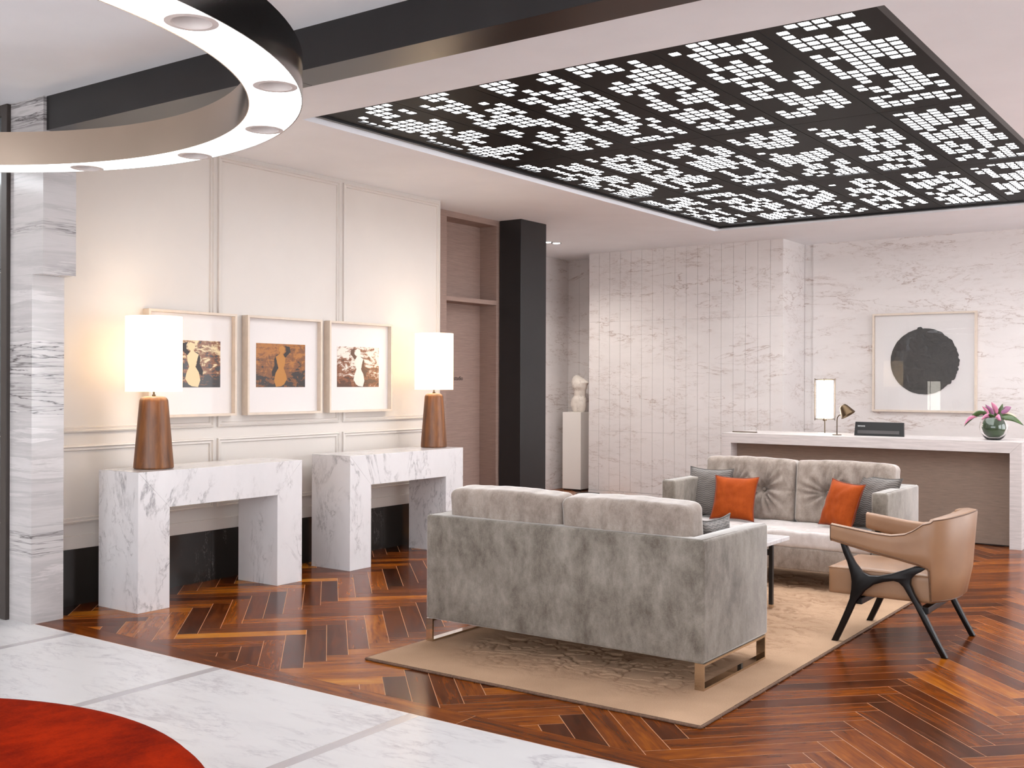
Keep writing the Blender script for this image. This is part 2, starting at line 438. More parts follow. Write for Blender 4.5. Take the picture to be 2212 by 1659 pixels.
boards.sort(key=lambda b: -vis_size(b))
def board_bm(bm, b, origin, tone, du, dv):
    ul = bm.loops.layers.uv.verify(); tl = bm.verts.layers.float.get('tone') or bm.verts.layers.float.new('tone')
    d = HD if b[0] == 'H' else VD; e = (-d[1], d[0])
    top = []; bot = []
    for p in b[1]:
        x, y = p[0]-origin[0], p[1]-origin[1]
        v = bm.verts.new((x, y, 0)); v[tl] = tone; top.append(v)
        v = bm.verts.new((x, y, -.012)); v[tl] = tone; bot.append(v)
    n = len(top); fs = [bm.faces.new(top)]
    for i in range(n): fs.append(bm.faces.new([top[i], bot[i], bot[(i+1) % n], top[(i+1) % n]]))
    for f_ in fs:
        for l in f_.loops:
            x = l.vert.co.x+origin[0]-b[2][0]; y = l.vert.co.y+origin[1]-b[2][1]
            l[ul].uv = (x*d[0]+y*d[1]+du, x*e[0]+y*e[1]+dv)
    return fs
rb = random.Random(3)
cache = {}
stuff_bm = bmesh.new()
full_area = (BL-2*G)*(BW-2*G)
for i, b in enumerate(boards):
    base = .60 if b[0] == 'V' else .38  # sheen painted into tone: one laying direction lighter, evened out to the right
    sd_ = .22
    if b[2][0] > -2.6: base = .5; sd_ = .13
    tone = min(1, max(0, rb.gauss(base, sd_))); du = rb.uniform(0, 40); dv = rb.uniform(0, 40)
    if i < 300:
        if abs(b[3]-full_area) < 1e-5:
            key = (b[0], rb.randrange(40))
            if key not in cache:
                bm = bmesh.new(); fs = board_bm(bm, b, b[2], tone, du, dv)
                me = bpy.data.meshes.new('board'); bmesh.ops.recalc_face_normals(bm, faces=bm.faces); bm.to_mesh(me); bm.free(); me.materials.append(MT['walnut']); cache[key] = me
            o = bpy.data.objects.new('board', cache[key]); COL.objects.link(o); o.parent = fl; o.location = (b[2][0], b[2][1], 0)
        else:
            bm = bmesh.new(); board_bm(bm, b, b[2], tone, du, dv); bmesh.ops.recalc_face_normals(bm, faces=bm.faces)
            mesh_obj('board', bm, MT['walnut'], fl, loc=(b[2][0], b[2][1], 0))
    else: board_bm(stuff_bm, b, (0, 0), tone, du, dv)
bmesh.ops.recalc_face_normals(stuff_bm, faces=stuff_bm.faces)
tag(mesh_obj('board_field', stuff_bm, MT['walnut'], fl), kind='stuff')
# border planks between marble and herringbone
xs = [-6.235, -4.44, -2.935, -1.43, .08, 1.6, 2.6]
for a, b_ in zip(xs, xs[1:]):
    bm = bmesh.new(); q = [(a+G, 3.712), (b_-G, 3.712), (b_-G, FY0-G), (a+G, FY0-G)]
    fake = ('X', q, ((a+b_)/2, 3.78), 1); ul = None
    HDs = HD; HD = (1, 0); fs = board_bm(bm, ('H', q, ((a+b_)/2, 3.78), 1), ((a+b_)/2, 3.78), rb.uniform(.3, .6), rb.uniform(0, 30), rb.uniform(0, 30)); HD = HDs
    bmesh.ops.recalc_face_normals(bm, faces=bm.faces)
    mesh_obj('border_board', bm, MT['walnut'], fl, loc=((a+b_)/2, 3.78, 0))
mesh_obj('subfloor', B(-8.9, 2.9, 3.2, 14, -.06, -.0005), MT['joint'], fl)
mesh_obj('marble_bed', B(-9.2, 2.9, -3, 3.711, -.06, -.004), MT['inlay'], fl)
IW = .03
jx = [-9.2, -8.55, -7.19, -5.83, -4.512, -3.168, -1.82, -.47, .88, 2.23, 2.9]
yrows = [3.709, 1.6, -.6, -3.0]
for y1, y0 in zip(yrows, yrows[1:]):
    for a, b_ in zip(jx, jx[1:]):
        wa = IW if a > -9 else 0; wb = IW if b_ < 2.8 else 0
        mesh_obj('marble_slab', B(a+wa+.001, b_-wb-.001, y0+.001, y1-.001, -.02, 0), MT['floorm'], fl)
for x in jx[1:-1]:
    mesh_obj('inlay_strip', B(x-IW, x+IW, -3, 3.709, -.02, -.0002), MT['inlay'], fl)

# ================================================================== CEILING
RX0, RX1, RY0, RY1 = -5.26, -1.475, 5.0, 11.38
bm = bmesh.new()
box(bm, -8.6, 2.9, -3, RY0, C, C+.35); box(bm, -8.6, 2.9, RY1, 13.6, C, C+.35)
box(bm, -8.6, RX0, RY0, RY1, C, C+.35); box(bm, RX1, 2.9, RY0, RY1, C, C+.35)
box(bm, RX0, RX1, RY0, RY1, C+.16, C+.35)
struct('ceiling', 'smooth pinkish white ceiling with a long rectangular light recess', bm, MT['ceiling'])
# dark bulkhead beam
bb = sthing('trim_1', 'dark charcoal bulkhead beam crossing under the ceiling')
for a, b_ in ((-6.11, -4.06), (-4.056, -1.4), (-1.396, 2.6)):
    mesh_obj('cladding_panel', B(a, b_, 3.705, 3.93, 3.018, C+.01), MT['dark'], bb)
# ceiling light panels
cl = thing('ceiling_light', 'large charcoal ceiling light of backlit panels pierced with small rectangles', 'ceiling light', (-3.35, 8.14, C))
def pl(x, y, z=0): return (x+3.35, y-8.14, z-C)
PX0, PXW, PY0, PYW = -5.166, .606, 5.02, 2.1
ZP = C+.035
first = ['0111110', '1011000', '1000110', '1110110', '1111100', '1111100', '0011111', '1011111', '1111111', '1011111', '1011011', '1011000', '1111000', '1111110', '0101110', '0100110', '1001111', '1101110', '0111111', '0011101', '1100000', '1001111', '1111110', '1110011']
def pattern(rn):
    R_, Cn = 24, 7
    g = [[0]*Cn for _ in range(R_)]
    for c in range(Cn):
        r = rn.randint(-3, 2); on = rn.random() < .5
        while r < R_:
            L = rn.choice((2, 3, 3, 4, 5, 6)) if on else rn.choice((1, 1, 2, 3, 5))
            for q in range(L):
                if 0 <= r+q < R_ and on: g[r+q][c] = 1
            r += L; on = not on
    h = [row[:] for row in g]
    for r in range(R_):
        for c in range(Cn):
            nb = sum(g[r+dr][c+dc] for dr in (-1, 0, 1) for dc in (-1, 0, 1) if 0 <= r+dr < R_ and 0 <= c+dc < Cn and (dr or dc))
            if nb <= 1: h[r][c] = 0
            if nb >= 7 and rn.random() < .5: h[r][c] = 1
    return h
rp = random.Random(11)
TH = .004
for iy in range(3):
    for ix in range(6):
        x0 = PX0+ix*PXW; y0 = PY0+iy*PYW
        pat = [[int(ch) for ch in row] for row in first] if (ix == 5 and iy == 0) else pattern(rp)
        mx = .058; pitx = (PXW-.006-2*mx+.012)/7; my = .09; pity = (PYW-.006-2*my)/24
        xe = [x0+.003]; ye = [y0+.003]
        for c in range(7): xe += [x0+.003+mx+c*pitx, x0+.003+mx+c*pitx+pitx-.013]
        for r in range(24): ye += [y0+.003+my+r*pity+.0088, y0+.003+my+(r+1)*pity-.0088]
        xe.append(x0+PXW-.003); ye.append(y0+PYW-.003)
        if iy == 0: ye[0] = y0-.0
        bm = bmesh.new()
        VV = {}
        def vtx(i, j, z):
            kk = (i, j, z)
            if kk not in VV: VV[kk] = bm.verts.new(pl(xe[i], ye[j], ZP+z))
            return VV[kk]
        def hole(i, j): return i % 2 == 1 and j % 2 == 1 and 0 < i < 15 and 0 < j < 49 and pat[(j-1)//2][(i-1)//2]
        # merge runs of solid cells along i to keep it light
        for j in range(len(ye)-1):
            i = 0
            while i < len(xe)-1:
                if hole(i, j):
                    a, b_, c_, d_ = (i, j), (i+1, j), (i+1, j+1), (i, j+1)
                    for p, q in ((a, b_), (b_, c_), (c_, d_), (d_, a)):
                        bm.faces.new([vtx(*p, 0), vtx(*q, 0), vtx(*q, TH), vtx(*p, TH)])
                    i += 1; continue
                bm.faces.new([vtx(i, j, 0), vtx(i, j+1, 0), vtx(i+1, j+1, 0), vtx(i+1, j, 0)])
                i += 1
        # outer lips
        n_, m_ = len(xe)-1, len(ye)-1
        for p, q in (((0, 0), (n_, 0)), ((n_, 0), (n_, m_)), ((n_, m_), (0, m_)), ((0, m_), (0, 0))):
            bm.faces.new([bm.verts.new(pl(xe[p[0]], ye[p[1]], ZP+z)) if 0 else bm.verts.new(pl(xe[a[0]], ye[a[1]], ZP+z)) for a, z in ((p, 0), (q, 0), (q, .03), (p, .03))])
        pn = mesh_obj('perforated_panel', bm, MT['panelmetal'], cl)
        mesh_obj('diffuser', B(*[v for v in (x0+.02-(-3.35), x0+PXW-.02-(-3.35), y0+.02-8.14, y0+PYW-.02-8.14, ZP+.03-C, ZP+.032-C)]), MT['lightbox'], pn)
bm = bmesh.new()
for (a, b_, c_, d_) in ((-5.205, -5.172, 5.0, 11.345), (-1.529, -1.4755, 5.0, 11.379), (-5.205, -1.49, 11.325, 11.379)):
    p0 = pl(a, c_); p1 = pl(b_, d_)
    box(bm, p0[0], p1[0], p0[1], p1[1], .020, .055)
p0 = pl(-5.20, 5.0); p1 = pl(-5.18, 11.345); box(bm, p0[0], p1[0], p0[1], p1[1], .05, .128)  # upright strip added above the frame to block diffuser light
p0 = pl(-5.215, 5.0); p1 = pl(-5.204, 11.345); box(bm, p0[0], p1[0], p0[1], p1[1], .028, .07)
mesh_obj('edge_frame_and_light_baffle', bm, MT['blackmetal'], cl)
bm = bmesh.new()
bm.free()

# ================================================================== LEFT WALL with mouldings
wl = sthing('wall_left', 'cream panelled wall with thin mouldings behind the marble consoles')
mesh_obj('wall_plane', B(-6.90, XW, 3.7, 8.011, 0, C), MT['wall'], wl)
def moulding(y0, y1, z0, z1):
    bm = bmesh.new(); w_ = .038
    loops = []
    for off, h in ((0, 0), (.002, .016), (.012, .020), (.018, .008), (.034, .012), (w_, 0)):
        loops.append([bm.verts.new((XW+h, a, b_)) for a, b_ in ((y0+off, z0+off), (y1-off, z0+off), (y1-off, z1-off), (y0+off, z1-off))])
    for A, Bq in zip(loops, loops[1:]):
        for i in range(4): bm.faces.new([A[i], A[(i+1) % 4], Bq[(i+1) % 4], Bq[i]])
    bmesh.ops.recalc_face_normals(bm, faces=bm.faces)
    mesh_obj('moulding', bm, MT['wall'], wl)
for y0, y1 in ((3.86, 5.316), (5.355, 6.648), (6.69, 7.985)):
    moulding(y0, y1, 1.150, 3.198); moulding(y0, y1, .545, 1.066)
mesh_obj('skirting_board', B(XW-.01, XW+.012, 3.9, 8.011, .375, .462, bev=.003), MT['wall'], wl)
bl = sthing('baseboard_left', 'tall black marble skirting with white veins at the foot of the cream wall')
for a, b_ in ((3.9, 4.72), (4.722, 5.30), (5.302, 6.32), (6.322, 7.2), (7.202, 8.011)):
    mesh_obj('marble_slab', B(XW-.01, XW+.006, a, b_, 0, .374), MT['blackm'], bl)
# striped marble pier
pr = sthing('trim_2', 'striped grey and white marble pier left of the cream wall')
mesh_obj('marble_slab', B(-6.474, -6.23, 3.685, 3.90, 0, 2.146), MT['zebra'], pr)
mesh_obj('marble_slab', B(-6.474, -6.112, 3.685, 3.905, 2.1465, C), MT['zebra'], pr)
mesh_obj('marble_slab', B(-6.90, -6.475, 3.71, 3.9, 0, C), MT['zebra'], pr)
# glazed dark partition
d2 = sthing('door_2', 'dark bronze framed glass door left of the striped marble pier')
fr = bmesh.new()
box(fr, -6.541, -6.476, 3.66, 3.71, 0, C, .003); box(fr, -7.8, -7.74, 3.66, 3.71, 0, C, .003)
box(fr, -7.74, -6.541, 3.665, 3.705, 0, .10); box(fr, -7.74, -6.541, 3.665, 3.705, 3.16, C)
mesh_obj('door_frame', fr, MT['doorframe'], d2)
zz = [.10, .598, 1.143, 2.178, 3.16]
for a, b_ in zip(zz, zz[1:]):
    mesh_obj('glass_pane', B(-7.74, -6.545, 3.68, 3.69, a+.004, b_-.004), MT['glassdark'], d2)
for z in (1.172, .62, 2.2):
    mesh_obj('glazing_bar', B(-7.74, -6.541, 3.672, 3.698, z-.006, z), MT['blackmetal'], d2)
struct('wall_far_left', 'plain wall continuing beyond the glass door', B(-9.2, -7.8, 3.68, 3.9, 0, C), MT['wall'])
# ================================================================== wood portal
d1 = sthing('door_1', 'taupe veneer doorway between the cream wall and the dark column')
mesh_obj('door_leaf', B(-7.12, -7.07, 8.30, 9.36, 0, 2.318), MT['taupewood'], d1)
mesh_obj('over_panel', B(-7.12, -7.07, 8.30, 9.36, 2.365, C), MT['taupewood'], d1)
mesh_obj('door_jamb', B(-7.12, -6.862, 9.34, 9.375, 0, C), MT['taupewood'], d1)
mesh_obj('door_jamb', B(-7.12, -6.862, 8.28, 8.44, 0, C), MT['taupewood'], d1)
mesh_obj('door_frame', B(-6.864, -6.846, 8.25, 8.486, 0, C), MT['taupewood'], d1)
mesh_obj('door_frame', B(-6.864, -6.846, 9.335, 9.4, 0, C), MT['taupewood'], d1)
mesh_obj('head_rail', B(-7.07, -6.846, 8.486, 9.335, 3.165, C), MT['taupewood'], d1)
mesh_obj('transom', B(-7.07, -6.846, 8.486, 9.335, 2.318, 2.365), MT['taupewood'], d1)
text_mesh('lettering', 'studio', .063, MT['text'], d1, Matrix(((0, 0, 1, -7.0685), (1, 0, 0, 8.886), (0, 1, 0, 1.512), (0, 0, 0, 1))))
struct('wall_side', 'hidden wall stub behind the veneer doorway', B(-8.6, -7.12, 8.0, 9.9, 0, C), MT['wall'])
struct('wall_link', 'return of the cream wall beside the doorway', B(-6.90, -6.864, 8.011, 8.3, 0, C), MT['wall'])
# column
cbm = B(-6.832, -6.555, 9.376, 9.86, 0, C, bev=.002)
struct('trim_3', 'square charcoal column reaching the ceiling', cbm, MT['colm'])
bm = bmesh.new()
prism(bm, [(-6.86, 9.35), (-6.53, 9.35), (-6.53, 9.885), (-6.86, 9.885)], 'z', C-.006, C+.02)
# ================================================================== back marble walls
wb = sthing('wall_back', 'pale beige veined marble wall divided into narrow upright planks')
mesh_obj('wall_core', B(-7.565, -4.86, 12.45, 13.12, 0, C), MT['ceiling'], wb)
n = 17; W0, W1 = -7.57, -4.853; wd = (W1-W0)/n
zr = [.055, .845, 2.30, C]
for i in range(n):
    for a, b_ in zip(zr, zr[1:]):
        mesh_obj('marble_plank', B(W0+i*wd+.0014, W0+(i+1)*wd-.0014, 12.432, 12.452, a+.0008, b_-.0008), MT['wallm'], wb)
mesh_obj('marble_plinth', B(W0, W1, 12.428, 12.452, 0, .052), MT['wallm'], wb)
mesh_obj('marble_return', B(-4.86, W1, 12.452, 13.2, 0, C), MT['wallm'], wb)
mesh_obj('marble_return', B(W0, W0+.01, 12.452, 13.02, 0, C), MT['wallm'], wb)
wr = sthing('wall_reception', 'white and beige veined marble wall behind the reception desk')
mesh_obj('marble_strip', B(-4.85, -4.735, 13.155, 13.2, 0, C), MT['wallm'], wr)
for a, b_ in ((-4.735, -2.2), (-2.197, .4), (.403, 2.6)):
    mesh_obj('marble_slab', B(a, b_, 13.13, 13.2, 0, C), MT['wallm'], wr)
wa = sthing('wall_alcove', 'veined marble alcove walls behind the white pedestal')
mesh_obj('marble_slab', B(-8.4, -8.26, 9.9, 13.0, .03, C), MT['wallm'], wa)
mesh_obj('marble_plinth', B(-8.4, -8.252, 9.9, 13.0, 0, .06), MT['wallm'], wa)
mesh_obj('marble_slab', B(-8.4, -8.078, 13.0, 13.1, 0, C), MT['wallm'], wa)
mesh_obj('marble_slab', B(-8.074, -7.92, 13.0, 13.1, 0, C), MT['wallm'], wa)
mesh_obj('marble_slab', B(-7.916, -7.5, 13.0, 13.1, 0, C), MT['wallm'], wa)
# ================================================================== off-frame window walls (daylight)
def window_wall(name, axis, pos, a, b, spans, label):
    r = sthing(name, label); t = .12
    def bx_(u0, u1, z0, z1):
        return B(pos, pos+t, u0, u1, z0, z1) if axis == 'x' else B(u0, u1, pos, pos+t, z0, z1)
    cur = a
    for u0, u1 in spans:
        mesh_obj('pier', bx_(cur, u0, 0, C), MT['wall'], r); cur = u1
        mesh_obj('sill_wall', bx_(u0, u1, 0, .12), MT['wall'], r); mesh_obj('lintel', bx_(u0, u1, 2.95, C), MT['wall'], r)
    mesh_obj('pier', bx_(cur, b, 0, C), MT['wall'], r)
    return r
window_wall('wall_right', 'x', 2.6, -3, 13.6, ((-2.4, .2), (6.6, 9.4), (10.0, 12.8)), 'window wall to the right of the seating')
window_wall('wall_front', 'y', -3.12, -9.2, 2.6, ((-5.3, -2.9), (-2.5, .0), (.3, 2.4)), 'unseen wall behind the viewer with windows added for fill daylight')  # windows added behind the viewer and widened for front fill
k = 1
for (ax, pos, u0, u1) in [('x', 2.6, *s_) for s_ in ((-2.4, .2), (6.6, 9.4), (10.0, 12.8))] + [('y', -3.12, *s_) for s_ in ((-5.3, -2.9), (-2.5, .0), (.3, 2.4))]:
    bm = bmesh.new()
    for e0, e1, z0, z1 in ((u0, u0+.05, .12, 2.95), (u1-.05, u1, .12, 2.95), ((u0+u1)/2-.025, (u0+u1)/2+.025, .12, 2.95), (u0, u1, .12, .17), (u0, u1, 2.9, 2.95)):
        if ax == 'x': box(bm, pos+.03, pos+.09, e0, e1, z0, z1)
        else: box(bm, e0, e1, pos+.03, pos+.09, z0, z1)
    struct('window_%d' % k, 'unseen dark framed floor to ceiling window letting daylight in', bm, MT['doorframe']); k += 1
struct('wall_west', 'plain wall closing the lobby on the far left', B(-9.3, -9.2, -3, 3.9, 0, C), MT['wall'])

# ================================================================== RING CHANDELIER
RC = (-4.40, 1.66); RO, RI, RZ, RT = 1.83, 1.62, 2.60, 2.768
rc = thing('ring_chandelier', 'large polished metal ring pendant with glowing white underside and recessed spotlights', 'chandelier', (RC[0], RC[1], RZ))
def circle_pts(c, r, n): return [(c[0]+r*math.cos(2*PI*i/n), c[1]+r*math.sin(2*PI*i/n)) for i in range(n)]
cu = bpy.data.curves.new('ring_diffuser', 'CURVE'); cu.dimensions = '2D'; cu.fill_mode = 'BOTH'; cu.extrude = .0015
angs = [15.5+24*i for i in range(15)]
RM = 1.742
loops = [circle_pts((0, 0), RO-.003, 160), circle_pts((0, 0), RI+.003, 160)] + [circle_pts((RM*math.cos(math.radians(a)), RM*math.sin(math.radians(a))), .074, 28) for a in angs]
for lp in loops:
    sp = cu.splines.new('POLY'); sp.points.add(len(lp)-1)
    for p, q in zip(sp.points, lp): p.co = (q[0], q[1], 0, 1)
    sp.use_cyclic_u = True
o = bpy.data.objects.new('tmp', cu); COL.objects.link(o); bpy.context.view_layer.update()
me = bpy.data.meshes.new_from_object(o.evaluated_get(bpy.context.evaluated_depsgraph_get())); bpy.data.objects.remove(o)
me.materials.clear(); me.materials.append(MT['ringlight']); me.name = 'diffuser'
o = bpy.data.objects.new('diffuser', me); COL.objects.link(o); o.parent = rc; o.location = (0, 0, .004)
H_ = RT-RZ
mesh_obj('outer_band', lathe(bmesh.new(), [(RO-.004, 0), (RO, 0), (RO, H_), (RO-.012, H_), (RO-.012, H_-.004), (RO-.004, H_-.004), (RO-.004, 0)], n=160), MT['darkreflect'], rc, True, angle=30)
mesh_obj('inner_band', lathe(bmesh.new(), [(RI+.004, 0), (RI, 0), (RI, H_), (RI+.012, H_), (RI+.012, H_-.004), (RI+.004, H_-.004), (RI+.004, 0)], n=160), MT['mirror'], rc, True, angle=30)
mesh_obj('top_plate', lathe(bmesh.new(), [(RI+.012, H_-.02), (RO-.012, H_-.02), (RO-.012, H_-.016), (RI+.012, H_-.016), (RI+.012, H_-.02)], n=120), MT['trimw'], rc)
for a in angs:
    c = (RM*math.cos(math.radians(a)), RM*math.sin(math.radians(a)))
    mesh_obj('spotlight', lathe(bmesh.new(), [(.081, .002), (.082, -.003), (.062, -.004), (.058, .0), (.052, .04), (.051, .046), (.036, .040), (.034, .065), (.0, .066)], c, 36), MT['trimw'], rc, True, angle=35)
for a in (25, 70, 145, 215, 290, 340):
    c = ((RO-.02)*math.cos(math.radians(a)), (RO-.02)*math.sin(math.radians(a)))
    mesh_obj('suspension_wire', tube(bmesh.new(), [(c[0], c[1], H_-.01), (c[0], c[1], C-RZ)], .0015, 6), MT['blackmetal'], rc)

# ================================================================== CONSOLES
def console(y0, y1, label):
    x0, x1 = -6.395, -5.968; ym = (y0+y1)/2
    r = thing('console_table', label, 'console table', ((x0+x1)/2, ym, 0), group=None)
    hx = (x1-x0)/2; hy = (y1-y0)/2; t = .243; zt = .907
    def q(pts): return prism(bmesh.new(), pts, 'x', -hx, hx, bev=.0015)
    mesh_obj('top', q([(-hy, zt), (hy, zt), (hy-t+.0007, zt-t), (-hy+t-.0007, zt-t)]), MT['carrara'], r)
    mesh_obj('leg', q([(-hy, 0), (-hy+t, 0), (-hy+t, zt-t-.0007), (-hy, zt-.0014)]), MT['carrara'], r)
    mesh_obj('leg', q([(hy, 0), (hy-t, 0), (hy-t, zt-t-.0007), (hy, zt-.0014)]), MT['carrara'], r)
    return r
console(4.258, 5.684, 'white marble waterfall console table nearest the striped pier')
console(6.197, 7.641, 'white marble waterfall console table nearer the doorway and dark column')
# ================================================================== TABLE LAMPS
def table_lamp(x, y, rbot, rtop, rsh, label):
    r = thing('table_lamp', label, 'table lamp', (x, y, .908))
    h = .486
    prof = [(0, 0), (rbot-.006, 0), (rbot, .006), (rbot, .012)]
    for i in range(1, 13):
        t = i/12; prof.append((rbot+(rtop-rbot)*t - .0*t, .012+(h-.05)*t))
    for a in range(1, 7):
        an = a/6*PI/2; prof.append((rtop-.038+.038*math.cos(an), h-.038+.036*math.sin(an)))
    prof.append((0, h))
    mesh_obj('base', lathe(bmesh.new(), prof, n=64), MT['lampwood'], r, True, angle=50)
    mesh_obj('stem', lathe(bmesh.new(), [(0, h-.002), (.012, h), (.012, h+.01), (.006, h+.012), (.006, h+.13), (.0, h+.13)], n=16), MT['brass'], r, True, angle=40)
    mesh_obj('pull_switch', tube(bmesh.new(), [(.016, 0, h+.03), (.016, 0, h+.065)], .004, 8), MT['brass'], r)
    z0, z1 = .517, 1.022
    sh = mesh_obj('lamp_shade', lathe(bmesh.new(), [(rsh, z0), (rsh, z1), (rsh-.003, z1), (rsh-.003, z0), (rsh, z0)], n=64), MT['shade'], r, True, angle=40)
    mesh_obj('shade_ring', tube(bmesh.new(), [(math.cos(2*PI*i/40)*(rsh-.004), math.sin(2*PI*i/40)*(rsh-.004), z0+.01) for i in range(40)], .002, 6, closed=True), MT['brass'], r)
    bm = bmesh.new()
    for i in range(3):
        a = 2*PI*i/3; tube(bm, [(0, 0, h+.125), (math.cos(a)*(rsh-.004), math.sin(a)*(rsh-.004), z0+.01+.05)], .002, 6)
    mesh_obj('shade_spider', bm, MT['brass'], r)
    mesh_obj('bulb', lathe(bmesh.new(), [(0, .60), (.014, .60), (.016, .63), (.028, .67), (.03, .70), (.02, .728), (0, .735)], n=20), emit('lamp_bulb', (1, .86, .62), 30), r, True)
    ld = bpy.data.lights.new('lamp_light', 'POINT'); ld.energy = LAMP_W; ld.color = (1, .94, .87); ld.shadow_soft_size = .035
    lo = bpy.data.objects.new('lamp_light', ld); COL.objects.link(lo); lo.parent = r; lo.location = (0, 0, .78)
    return r
table_lamp(-6.185, 4.533, .131, .094, .184, 'walnut table lamp with white drum shade on the console by the striped pier')
table_lamp(-6.20, 7.51, .118, .084, .173, 'walnut table lamp with white drum shade on the console by the doorway')

# ================================================================== FRAMED PRINTS
def printmat(name, base, mid, dark, seed, thr):
    t = NT(name); tc = t.n('TexCoord')
    mp = t.n('Mapping', {'Vector': (tc, 3), 'Location': (seed, seed*2.0, 0), 'Scale': (1, 7, 10)})
    a = t.n('TexNoise', {'Vector': mp, 'Scale': 1.3, 'Detail': 8.0, 'Roughness': .72, 'Distortion': 1.4})
    mp2 = t.n('Mapping', {'Vector': (tc, 3), 'Location': (seed*3, 1, 2), 'Scale': (1, 4, 26)})
    b = t.n('TexNoise', {'Vector': mp2, 'Scale': 1.2, 'Detail': 5.0, 'Roughness': .6, 'Distortion': .6})
    sx = t.n('SeparateXYZ', {0: (tc, 3)})
    g = t.n('MapRange', {0: (sx, 2), 1: -.17, 2: .1, 3: .13, 4: -.02})
    f = t.math('ADD', t.math('MULTIPLY', a, .6), t.math('MULTIPLY', b, .4)); f = t.math('ADD', f, g)
    c = t.ramp(f, [(thr-.06, base), (thr, mid), (thr+.05, mid), (thr+.075, dark)])
    return t.done(Base_Color=c, Roughness=.35, Coat_Weight=.2)
def framed_print(y0, y1, artc, mats, label, flip):
    z0, z1 = 1.234, 2.006; d = .07; xo = XW+.001
    r = thing('framed_print', label, 'picture', (xo, (y0+y1)/2, z0)); hy = (y1-y0)/2; h = z1-z0; w_ = .018
    fb = bmesh.new()
    for pts in ([(-hy, 0), (hy, 0), (hy-w_, w_), (-hy+w_, w_)], [(hy, 0), (hy, h), (hy-w_, h-w_), (hy-w_, w_)], [(hy, h), (-hy, h), (-hy+w_, h-w_), (hy-w_, h-w_)], [(-hy, h), (-hy, 0), (-hy+w_, w_), (-hy+w_, h-w_)]):
        mesh_obj('frame_bar', prism(bmesh.new(), pts, 'x', 0.0, d), MT['frame'], r)
    fb.free()
    mesh_obj('mat_board', B(.004, .028, -hy+w_, hy-w_, w_, h-w_), MT['mat'], r)
    ac = artc-(y0+y1)/2; az = 1.622-z0; aw, ah = .26, .173
    pr_ = mesh_obj('print', B(-.0006, .0006, -aw, aw, -ah, ah), mats[0], r, loc=(.029, ac, az))
    fig = [(-.055, -.17), (-.075, -.12), (-.06, -.06), (-.03, -.02), (-.045, .03), (-.06, .07), (-.02, .09), (-.012, .105), (-.03, .12), (-.02, .15), (.015, .16), (.04, .14), (.035, .11), (.012, .095), (.02, .085), (.045, .06), (.04, .02), (.025, -.02), (.05, -.07), (.06, -.11), (.03, -.15), (.0, -.165)]
    dk1 = [(.035, .16), (.09, .15), (.10, .11), (.07, .085), (.04, .06), (.022, .09), (.05, .11), (.05, .14)]
    dk2 = [(-.02, .09), (-.05, .085), (-.075, .05), (-.07, .0), (-.1, -.05), (-.095, -.09), (-.06, -.07), (-.035, -.02), (-.05, .03)]
    sgn = -1 if flip else 1
    def shp(nm, pts, mat, off, sc=1.0):
        P_ = [(sgn*a*sc+(.0), b_*sc) for a, b_ in pts]
        mesh_obj(nm, prism(bmesh.new(), P_, 'x', .0006, .0006+off), mat, pr_)
    shp('dark_shape', dk1, mats[2], .0004); shp('dark_shape', dk2, mats[2], .0004); shp('figure_shape', fig, mats[1], .0008)
    return r
cr, br, dk, oc = lin(214, 192, 148), lin(120, 66, 22), lin(34, 20, 14), lin(160, 98, 28)
framed_print(4.70, 5.487, 5.10, (printmat('print_a', cr, br, dk, 1.3, .50), plain('cream_ink', lin(218, 198, 156), .4), plain('dark_ink', dk, .4)), 'framed cream and brown abstract figure print half hidden by the lamp shade', True)
framed_print(5.592, 6.386, 5.97, (printmat('print_b', oc, lin(116, 66, 18), dk, 4.1, .52), plain('ochre_ink', lin(172, 114, 44), .4), plain('dark_ink', dk, .4)), 'middle framed print in ochre and dark brown with a pale figure', False)
framed_print(6.472, 7.255, 6.858, (printmat('print_c', lin(216, 205, 194), lin(120, 70, 40), lin(72, 40, 24), 7.7, .54), plain('white_ink', lin(218, 208, 198), .4), plain('brown_ink', lin(82, 50, 32), .4)), 'framed mostly white print with brown blots, nearest the doorway', True)

# ================================================================== RUG
ru = thing('rug', 'beige carved wool rug under the sofas', 'rug', (-3.01, 6.3, 0))
rn = random.Random(5)
RUX0, RUX1, RUY0, RUY1 = -4.0, -2.035, 4.28, 8.42
bm = bmesh.new()
from mathutils import noise as mn
def rug_h(x, y):
    # carved cracked-earth lines (voronoi edges), stronger away from the plain border
    q = Vector((x*4.6+mn.noise(Vector((x*7, y*7, 0)))*.9+mn.noise(Vector((x*22, y*22, 0)))*.3, y*8.2+mn.noise(Vector((x*7, y*7, 9)))*.9+mn.noise(Vector((x*22, y*22, 5)))*.35, 0))
    d_, _p = mn.voronoi(q, distance_metric='DISTANCE')
    e = d_[1]-d_[0]
    ed = min(x-RUX0, RUX1-x, y-RUY0, RUY1-y)
    f_ = min(1, max(0, (ed-.18+.18*mn.noise(Vector((x*2, y*2, 4))))/.25))
    if y < 4.9: f_ *= max(.0, min(1, .55+mn.noise(Vector((x*2.2, y*3, 7)))*1.4))
    return -.011*math.exp(-(e/.11)**2)*f_*min(1, max(.25, .85+mn.noise(Vector((x*5, y*7, 2)))*1.5))
RUGZ = .0135
NX, NY = 280, 590
grid(bm, lambda u, v: (RUX0+.003+(RUX1-RUX0-.006)*u+3.01, RUY0+.003+(RUY1-RUY0-.006)*v-6.3, RUGZ+rug_h(RUX0+(RUX1-RUX0)*u, RUY0+(RUY1-RUY0)*v)), NX, NY)
tl_ = bm.verts.layers.float.new('carve')
for v in bm.verts: v[tl_] = min(1, max(0, (RUGZ-v.co.z)/.011))
mesh_obj('rug_pile', bm, MT['rug'], ru, True)
bm = bmesh.new(); pts = []
